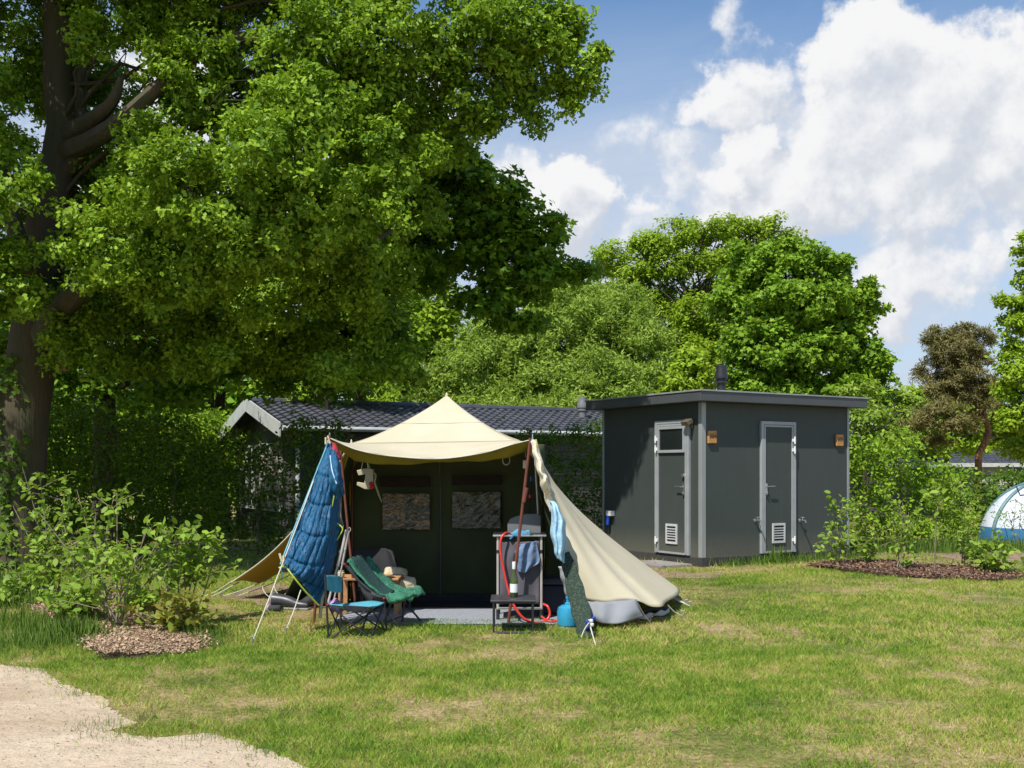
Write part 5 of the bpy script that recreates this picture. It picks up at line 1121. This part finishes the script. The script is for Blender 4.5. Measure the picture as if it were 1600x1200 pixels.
# pine
tree('pine_tree', 'scots pine with crooked orange trunk and brownish needles', W(1532, 735, 33).xy.to_3d(), [W(1528, 715, 33), W(1545, 680, 33), W(1538, 650, 33), W(1528, 610, 33), W(1505, 560, 33), W(1500, 520, 33)], .12,
     [(1465, 530, 33, 26, 20), (1500, 520, 33, 30, 18), (1475, 560, 33, 34, 20), (1520, 555, 33, 30, 20), (1455, 585, 33, 26, 14), (1490, 600, 33, 36, 20), (1535, 600, 33, 28, 18), (1540, 525, 33, 20, 12), (1440, 660, 32, 30, 10), (1500, 660, 32, 40, 14), (1470, 640, 32, 40, 12), (1560, 640, 32, 26, 16), (1460, 690, 33, 30, 8), (1510, 570, 32.3, 36, 26), (1490, 545, 32.3, 34, 20), (1525, 615, 32.3, 30, 18), (1480, 610, 32.4, 34, 18)],
     .22, 110, (.10, .2), NEEDLE, 'pine_needle', bark='bark_red', dens=.85, flat=.5, up=.7, jit=.8, twigs=5, limb_r=.05)
# right edge tree
tree('birch_tree', 'light leaved tree leaning in from the right edge', W(1660, 735, 30).xy.to_3d(), [W(1650, 600, 30), W(1640, 460, 30), W(1640, 350, 30)], .2,
     [(1600, 380, 30, 12, 20), (1598, 408, 30, 18, 8), (1585, 470, 30, 24, 12), (1600, 500, 30, 44, 30), (1558, 470, 30, 10, 8), (1580, 545, 30, 22, 18), (1600, 580, 30, 40, 30), (1572, 605, 30, 24, 16), (1620, 640, 30, 50, 40), (1640, 440, 30, 50, 50), (1590, 650, 30, 30, 26), (1600, 700, 31, 30, 20)], .28, 70, (.10, .17), SIMPLE, 'bright_leaf', dens=1.1, twigs=4)
# far woodland band
P, N, C = clumps([(Vector((x, 70 + 12 * math.sin(x * .13), 2.6 + 1.6 * math.sin(x * .21))), 5, 4, 3.2 + 1.4 * math.sin(x * .37 + 1)) for x in range(-64, 66, 5)], 1.0, 40, 1.3)
props(leafmesh('distant_woodland', P, N, rng.uniform(.45, .8, len(P)), SIMPLE, 'dark_leaf'), 'far-off band of woodland along the horizon', 'woodland', kind='stuff')

# ------------------------------------------------------------------ hedges
def hedge(name, label, pts, hts, thick, dens, mat, leaf, tmpl=OVAL, stems=True, seed=0, cat='hedge', z0=.05, spray=.25):
    t = thing(name, label, cat, pts[0])
    P, N, S = [], [], MB()
    for (a, b), (ha, hb) in zip(zip(pts[:-1], pts[1:]), zip(hts[:-1], hts[1:])):
        a, b = Vector(a), Vector(b); L = (b - a).length; d = (b - a).normalized(); q = Vector((d.y, -d.x, 0))
        nc = int(dens * L * (ha + hb) / 2 * 62)
        s = rng.random(nc); hh = ha + (hb - ha) * s; hh = hh * (.88 + .28 * vnoise(s * L + a.x * 3.1 + seed, s * 0 + seed, 1.3))
        z = z0 + (hh - z0) * rng.random(nc) ** .85; w = rng.normal(0, thick * .33, nc)
        cc = np.array(a) + s[:, None] * np.array(b - a) + w[:, None] * np.array(q); cc[:, 2] = z
        m = 16; e = sph(nc * m).reshape(nc, m, 3) * (rng.random((nc, m, 1)) ** .4) * .17
        P.append((cc[:, None] + e).reshape(-1, 3)); N.append((np.array((0, 0, .7)) + np.sign(w)[:, None, None] * .4 * np.array(q) + .7 * rng.normal(size=(nc, m, 3))).reshape(-1, 3))
        if stems:
            for k in range(int(L * 2.2)):
                u = random.random(); p = a.lerp(b, u) + q * random.gauss(0, thick * .2); h = (ha + (hb - ha) * u) * random.uniform(.8, 1.12)
                tip = p + UP * h + Vector((random.gauss(0, .12), random.gauss(0, .12), 0)); pts_ = wob(p, tip, 5, .02); pts_ = [p + (x - p) for x in pts_]
                S.tube(pts_, [.016, .013, .010, .007, .003], 5)
                if random.random() < spray:   # sprays above the top
                    m = 14; tt = rng.random(m); q3 = np.array(tip) + np.array([0, 0, .35]) * tt[:, None] + rng.normal(0, .05, (m, 3)); P.append(q3); N.append(rng.normal(size=(m, 3)) + np.array((0, 0, .5)))
    P = np.concatenate(P); N = np.concatenate(N)
    leafmesh('foliage', P, N, rng.uniform(leaf[0], leaf[1], len(P)), tmpl, mat, t)
    if stems: S.build('stems', 'twig', t, True)
    return t
hg = lambda px, D: Vector(((px - 800) / F * D, D, 0))
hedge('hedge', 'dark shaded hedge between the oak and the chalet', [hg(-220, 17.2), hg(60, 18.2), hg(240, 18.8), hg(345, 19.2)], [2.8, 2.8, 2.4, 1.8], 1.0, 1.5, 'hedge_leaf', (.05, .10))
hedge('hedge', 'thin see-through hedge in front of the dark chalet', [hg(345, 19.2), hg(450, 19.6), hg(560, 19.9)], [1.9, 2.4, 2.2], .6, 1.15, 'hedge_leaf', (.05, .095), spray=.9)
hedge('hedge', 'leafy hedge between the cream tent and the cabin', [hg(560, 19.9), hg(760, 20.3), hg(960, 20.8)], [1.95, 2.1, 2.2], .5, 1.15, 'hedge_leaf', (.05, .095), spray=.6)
hedge('hedge', 'broad sunlit hedge right of the cabin', [hg(1325, 20.6), hg(1400, 21), hg(1500, 21.5)], [2.2, 2.1, 1.5], 1.0, 1.25, 'oak_leaf', (.06, .11))
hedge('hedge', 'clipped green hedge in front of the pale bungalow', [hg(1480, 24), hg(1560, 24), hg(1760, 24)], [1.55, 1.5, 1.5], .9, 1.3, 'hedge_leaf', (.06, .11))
hedge('shrub', 'loose yellowish scrub beside the white dome tent', [hg(1495, 20.2), hg(1545, 20.2)], [1.0, .8], .9, .7, 'willow_leaf', (.05, .09), NARROW, cat='shrub', stems=False)

hedge('shrubbery', 'tall dense shrubbery closing the gap behind the left hedge', [hg(-260, 22.5), hg(60, 23), hg(250, 24), hg(330, 28)], [2.6, 2.9, 2.9, 2.8], 1.6, .85, 'oak_leaf', (.09, .15), cat='shrubbery')
# ------------------------------------------------------------------ saplings and shrubs
def sapling(name, label, base, stems, leaf=(.06, .11), mat='shrub_leaf', group=None, tmpl=OVAL, dens=34, spread=.10, r=.011, from_=.32, side=3):
    """stems: list of point lists (px, py, D) from the ground up"""
    t = thing(name, label, 'shrub', base, group); P, N, S = [], [], MB()
    for st in stems:
        pts = cr([p if isinstance(p, Vector) else W(*p) for p in st], 10); S.tube(pts, [r * (1 - .08 * i) for i in range(10)], 6)
        L = sum((pts[i + 1] - pts[i]).length for i in range(9))
        dens_ = dens * .48; n = int(dens_ * L); tt = from_ + (1 - from_) * rng.random(n) ** .8
        for k in range(side + int(L * 2)):
            u = random.uniform(from_, .95); i = min(8, int(u * 9)); a = pts[i].lerp(pts[i + 1], u * 9 - i); b = a + Vector((random.gauss(0, .16), random.gauss(0, .16), random.uniform(.05, .24)))
            S.tube([a, a.lerp(b, .5) + UP * .01, b], [r * .45, r * .35, r * .2], 4)
            m = int(dens * .22); q = np.array(a)[None] + rng.uniform(.3, 1.05, (m, 1)) * np.array(b - a)[None] + rng.normal(0, .025, (m, 3)); P.append(q); N.append(rng.normal(0, .6, (m, 3)) + np.array((0, -.1, .8)))
        idx = np.minimum((tt * 9).astype(int), 8); arr = np.array([tuple(p) for p in pts]); fr = (tt * 9 - idx)[:, None]
        P.append(arr[idx] * (1 - fr) + arr[idx + 1] * fr + rng.normal(0, spread * .35, (n, 3))); N.append(rng.normal(0, .6, (n, 3)) + np.array((0, -.1, .8)))
    P = np.concatenate(P); P[:, 2] = np.maximum(P[:, 2], .03)
    leafmesh('foliage', P, np.concatenate(N), rng.uniform(leaf[0], leaf[1], len(P)), tmpl, mat, t)
    S.build('stem', 'stem', t, True); return t
def gp(px, py): return tuple([px, py, (EYE) * F / (py - HY)])
def stems_from(px, py, tips, lean=0, mid=None):
    D = EYE * F / (py - HY); out = []
    for tx, ty, *dd in tips:
        d = D + (dd[0] if dd else random.uniform(-.35, .35)); x0 = px + random.uniform(-8, 8)
        bow = random.uniform(-8, 8)
        out.append([(x0, py, D), (x0 * .62 + tx * .38 + bow, py * .6 + ty * .4, (D + d) / 2), (tx, ty, d)])
    return out
GL = 'shrubs in the left bed'
sapling('leafy_shrub', 'tall arching shrub at the far left beside the oak trunk', G(85, 938), stems_from(85, 938, [(35, 730), (62, 740), (20, 790), (100, 770), (8, 830), (60, 850), (40, 870)]), group=GL, dens=44)
sapling('leafy_shrub', 'full shrub with upright shoots in the middle of the left bed', G(150, 950), stems_from(150, 950, [(120, 765), (95, 800), (150, 800), (180, 765), (170, 815), (130, 850), (100, 860), (200, 850)]), group=GL, dens=46)
sapling('leafy_shrub', 'leafy shrub with crossing bare stems just behind the front chips', G(185, 985), stems_from(185, 985, [(183, 770), (200, 850), (255, 830), (225, 870), (60, 800), (150, 840), (120, 890), (235, 815)]), group=GL, dens=30)
sapling('leafy_shrub', 'shrub with two long bare stems arching right', G(172, 975), stems_from(172, 975, [(292, 850), (275, 872), (262, 835)]), group=GL, from_=.7, dens=26)
sapling('leafy_shrub', 'slender sapling group at the right end of the left bed', G(290, 975), stems_from(290, 975, [(283, 820), (300, 830), (322, 838), (340, 848), (312, 850), (275, 840)]), group=GL, from_=.52, dens=52)
sapling('leafy_shrub', 'thin drooping sapling left of the slender sapling group', G(264, 962), stems_from(264, 962, [(255, 880), (248, 905), (270, 890)]), group=GL, from_=.45)
sapling('low_shrub', 'yellow-green low bush at the front left of the chips', G(128, 975), stems_from(128, 975, [(110, 925), (125, 920), (145, 930), (100, 950), (150, 950)]), mat='shrub_leaf', group=GL, dens=90, from_=.1, side=5)
sapling('low_shrub', 'reddish tinged low bush near the right tip of the chips', G(280, 990), stems_from(280, 990, [(262, 945), (280, 940), (298, 945), (255, 972), (300, 968), (240, 982)]), mat='red_leaf', group=GL, dens=90, from_=.1, side=5)
sapling('low_shrub', 'small broad leaved bush behind the low chips', G(215, 958), stems_from(215, 958, [(210, 935), (222, 930), (230, 945), (205, 945)]), group=GL, dens=90, from_=.1, leaf=(.07, .12))
sapling('low_shrub', 'low bush at the left end of the wood chips', G(45, 945), stems_from(45, 945, [(25, 900), (45, 895), (10, 920), (60, 915)]), group=GL, dens=80, from_=.1)
GR = 'saplings in the right bed'
sapling('sapling', 'tall leafy sapling standing against the cabin right edge', G(1312, 888), stems_from(1312, 888, [(1303, 787, 0), (1318, 780, .2), (1312, 830, 0), (1298, 850)]) , group=GR, dens=60, leaf=(.06, .11))
sapling('sapling', 'small thin sapling second from the cabin', G(1357, 884), stems_from(1357, 884, [(1352, 820), (1368, 812), (1345, 850)]), group=GR, dens=46, from_=.2)
sapling('sapling', 'bushy sapling with a low side twig', G(1405, 893), stems_from(1405, 893, [(1405, 785), (1395, 810), (1420, 800), (1440, 865, 0)]), group=GR, dens=50, leaf=(.06, .10))
sapling('sapling', 'slim sapling with arching tip and large drooping leaves', G(1460, 896), [[gp(1460, 896), (1462, 830, 15.3), (1466, 790, 15.3), (1480, 765, 15.3), (1500, 755, 15.3)]], group=GR, dens=70, leaf=(.10, .16), from_=.45, side=1, r=.012)
sapling('sapling', 'short dark leaved sapling between the arching one and the bright bush', G(1505, 890), stems_from(1505, 890, [(1503, 840), (1508, 860)]), group=GR, dens=50)
sapling('sapling', 'bright bushy sapling at the right end of the bark chips', G(1545, 898), stems_from(1545, 898, [(1530, 858), (1545, 850), (1560, 830), (1565, 850), (1540, 870)]), group=GR, dens=90, from_=.2, leaf=(.07, .12))
sapling('sapling', 'airy sapling in front of the white dome tent', G(1592, 862), stems_from(1592, 862, [(1588, 780), (1598, 775), (1575, 800)]), group=GR, dens=24, from_=.5, leaf=(.04, .07))
#==LIGHT==
to_sun = Vector((-.356, -.573, 1.0)).normalized()
ld = bpy.data.lights.new('sun', 'SUN'); ld.energy = 4.9; ld.angle = R(.55); ld.color = (1, .955, .88)
lo = bpy.data.objects.new('sun', ld); lo.rotation_mode = 'QUATERNION'; lo.rotation_quaternion = (-to_sun).to_track_quat('-Z', 'Y'); lo.location = (0, 0, 30); COL.objects.link(lo)
w = bpy.data.worlds.new('World'); scene.world = w; w.use_nodes = True; nt = w.node_tree; nt.nodes.clear()
out = nd(nt, 'ShaderNodeOutputWorld'); bg = nd(nt, 'ShaderNodeBackground'); bg.inputs[1].default_value = .07
sky = nd(nt, 'ShaderNodeTexSky', sky_type='NISHITA'); sky.sun_disc = False
sky.sun_elevation = math.asin(to_sun.z); sky.sun_rotation = math.atan2(to_sun.x, to_sun.y); sky.air_density = 1.0; sky.dust_density = .4; sky.ozone_density = 1.2
tc = nd(nt, 'ShaderNodeTexCoord'); dirv = tc.outputs['Generated']
def cloudgroup():
    g = bpy.data.node_groups.new('clouds', 'ShaderNodeTree')
    g.interface.new_socket('Dir', in_out='INPUT', socket_type='NodeSocketVector'); g.interface.new_socket('Density', in_out='OUTPUT', socket_type='NodeSocketFloat')
    gi = g.nodes.new('NodeGroupInput'); go = g.nodes.new('NodeGroupOutput'); D0 = gi.outputs[0]
    # distort
    nz = nd(g, 'ShaderNodeTexNoise'); nz.inputs['Scale'].default_value = 9; nz.inputs['Detail'].default_value = 6; nz.inputs['Roughness'].default_value = .6; g.links.new(D0, nz.inputs['Vector'])
    sb = nd(g, 'ShaderNodeVectorMath', operation='SUBTRACT'); g.links.new(nz.outputs['Color'], sb.inputs[0]); sb.inputs[1].default_value = (.5, .5, .5)
    ma = nd(g, 'ShaderNodeVectorMath', operation='MULTIPLY_ADD'); g.links.new(sb.outputs[0], ma.inputs[0]); ma.inputs[1].default_value = (.13, .13, .13); g.links.new(D0, ma.inputs[2])
    nm = nd(g, 'ShaderNodeVectorMath', operation='NORMALIZE'); g.links.new(ma.outputs[0], nm.inputs[0])
    acc = None
    # px, py, radius px, strength
    for px, py, r, s in [(1385, 50, 60, 1), (1340, 120, 90, 1), (1430, 130, 110, 1), (1540, 140, 100, 1), (1630, 190, 120, 1), (1480, 240, 110, .9), (1340, 220, 100, .9), (1240, 200, 70, .6), (1150, 175, 55, .72), (1420, 290, 70, .6), (1570, 220, 60, 1), (1600, 300, 80, .7),
                      (1180, 275, 50, 1), (1240, 315, 55, 1), (1090, 190, 30, .5), (1310, 290, 45, .8), (1140, 330, 70, .7), (900, 320, 60, .95), (870, 370, 80, .8), (760, 300, 70, .6), (1420, 420, 70, .62), (1390, 500, 55, .72), (1010, 340, 34, .5), (980, 215, 50, .38), (1090, 260, 50, .4),
                      (1540, 420, 60, .3), (1140, 40, 26, .30), (1150, 80, 24, .30), (1165, 115, 26, .30), (560, 250, 150, .7), (250, 300, 200, .6), (1480, 420, 60, .6), (1050, 380, 90, .45)]:
        d = Vector(((px - 800) / F, 1, (HY - py) / F)).normalized(); ang = r / F / (1 + ((px - 800) / F) ** 2) ** .5
        dt = nd(g, 'ShaderNodeVectorMath', operation='DOT_PRODUCT'); g.links.new(nm.outputs[0], dt.inputs[0]); dt.inputs[1].default_value = tuple(d)
        mr = nd(g, 'ShaderNodeMapRange', interpolation_type='SMOOTHSTEP'); g.links.new(dt.outputs['Value'], mr.inputs['Value'])
        mr.inputs['From Min'].default_value = math.cos(ang * 1.45); mr.inputs['From Max'].default_value = math.cos(ang * .35); mr.inputs['To Min'].default_value = 0; mr.inputs['To Max'].default_value = s
        if acc is None: acc = mr.outputs[0]
        else:
            # soft union
            mx = nd(g, 'ShaderNodeMath', operation='SMOOTH_MAX'); mx.inputs[2].default_value = .18; g.links.new(acc, mx.inputs[0]); g.links.new(mr.outputs[0], mx.inputs[1]); acc = mx.outputs[0]
    fb = nd(g, 'ShaderNodeTexNoise'); fb.inputs['Scale'].default_value = 20; fb.inputs['Detail'].default_value = 8; fb.inputs['Roughness'].default_value = .58; g.links.new(D0, fb.inputs['Vector'])
    f2 = nd(g, 'ShaderNodeMath', operation='MULTIPLY_ADD'); g.links.new(fb.outputs['Fac'], f2.inputs[0]); f2.inputs[1].default_value = 1.3; f2.inputs[2].default_value = -.65
    ad = nd(g, 'ShaderNodeMath', operation='ADD'); g.links.new(acc, ad.inputs[0]); g.links.new(f2.outputs[0], ad.inputs[1]); g.links.new(ad.outputs[0], go.inputs[0])
    return g
cg = cloudgroup()
def cl(vec): n = nd(nt, 'ShaderNodeGroup'); n.node_tree = cg; nt.links.new(vec, n.inputs[0]); return n.outputs[0]
off = nd(nt, 'ShaderNodeVectorMath', operation='ADD'); nt.links.new(dirv, off.inputs[0]); off.inputs[1].default_value = (-.010, 0, .020)
d0 = cl(dirv); d1 = cl(off.outputs[0])
alpha = nd(nt, 'ShaderNodeMapRange', interpolation_type='SMOOTHSTEP'); nt.links.new(d0, alpha.inputs['Value']); alpha.inputs['From Min'].default_value = .22; alpha.inputs['From Max'].default_value = .66
df = nd(nt, 'ShaderNodeMath', operation='SUBTRACT'); nt.links.new(d0, df.inputs[0]); nt.links.new(d1, df.inputs[1])
shd = nd(nt, 'ShaderNodeMapRange', interpolation_type='SMOOTHSTEP'); nt.links.new(df.outputs[0], shd.inputs['Value']); shd.inputs['From Min'].default_value = -.35; shd.inputs['From Max'].default_value = .30
ccol = mixc(nt, shd.outputs[0], (7.2, 7.7, 8.6), (10.6, 10.6, 10.7))
# thin veil in the lower sky
sep = nd(nt, 'ShaderNodeSeparateXYZ'); nt.links.new(dirv, sep.inputs[0])
vmap = nd(nt, 'ShaderNodeMapping'); vmap.inputs['Scale'].default_value = (3, 3, 8); nt.links.new(dirv, vmap.inputs['Vector'])
vn = noise(nt, vmap.outputs[0], 1.6, 6, .6, .8)
lowm = nd(nt, 'ShaderNodeMapRange', interpolation_type='SMOOTHSTEP'); nt.links.new(sep.outputs[2], lowm.inputs['Value']); lowm.inputs['From Min'].default_value = .44; lowm.inputs['From Max'].default_value = .24; lowm.inputs['To Min'].default_value = .06; lowm.inputs['To Max'].default_value = 1
va = nd(nt, 'ShaderNodeMapRange', interpolation_type='SMOOTHSTEP'); nt.links.new(vn, va.inputs['Value']); va.inputs['From Min'].default_value = .25; va.inputs['From Max'].default_value = .70; va.inputs['To Min'].default_value = .55; va.inputs['To Max'].default_value = .95
vm = nd(nt, 'ShaderNodeMath', operation='MULTIPLY'); nt.links.new(lowm.outputs[0], vm.inputs[0]); nt.links.new(va.outputs[0], vm.inputs[1])
base = mixc(nt, vm.outputs[0], mixc(nt, 1, sky.outputs[0], (1.0, 1.45, 1.75), 'MULTIPLY'), (7.0, 7.8, 9.1))
fin = mixc(nt, alpha.outputs[0], base, ccol)
nt.links.new(fin, bg.inputs[0]); nt.links.new(bg.outputs[0], out.inputs[0])
cd = bpy.data.cameras.new('camera'); cam = bpy.data.objects.new('camera', cd); COL.objects.link(cam); scene.camera = cam
cam.location = (0, 0, EYE); cam.rotation_euler = (R(90), 0, 0); cd.sensor_width = 36; cd.lens = 36 * F / 1600; cd.shift_y = (HY - 600) / 1600; cd.clip_end = 2000; cd.clip_start = .05
scene.view_settings.view_transform = 'Standard'; scene.view_settings.look = 'None'; scene.view_settings.exposure = .32; scene.view_settings.gamma = 1
scene.cycles.max_bounces = 6; scene.cycles.transparent_max_bounces = 4; scene.cycles.diffuse_bounces = 3
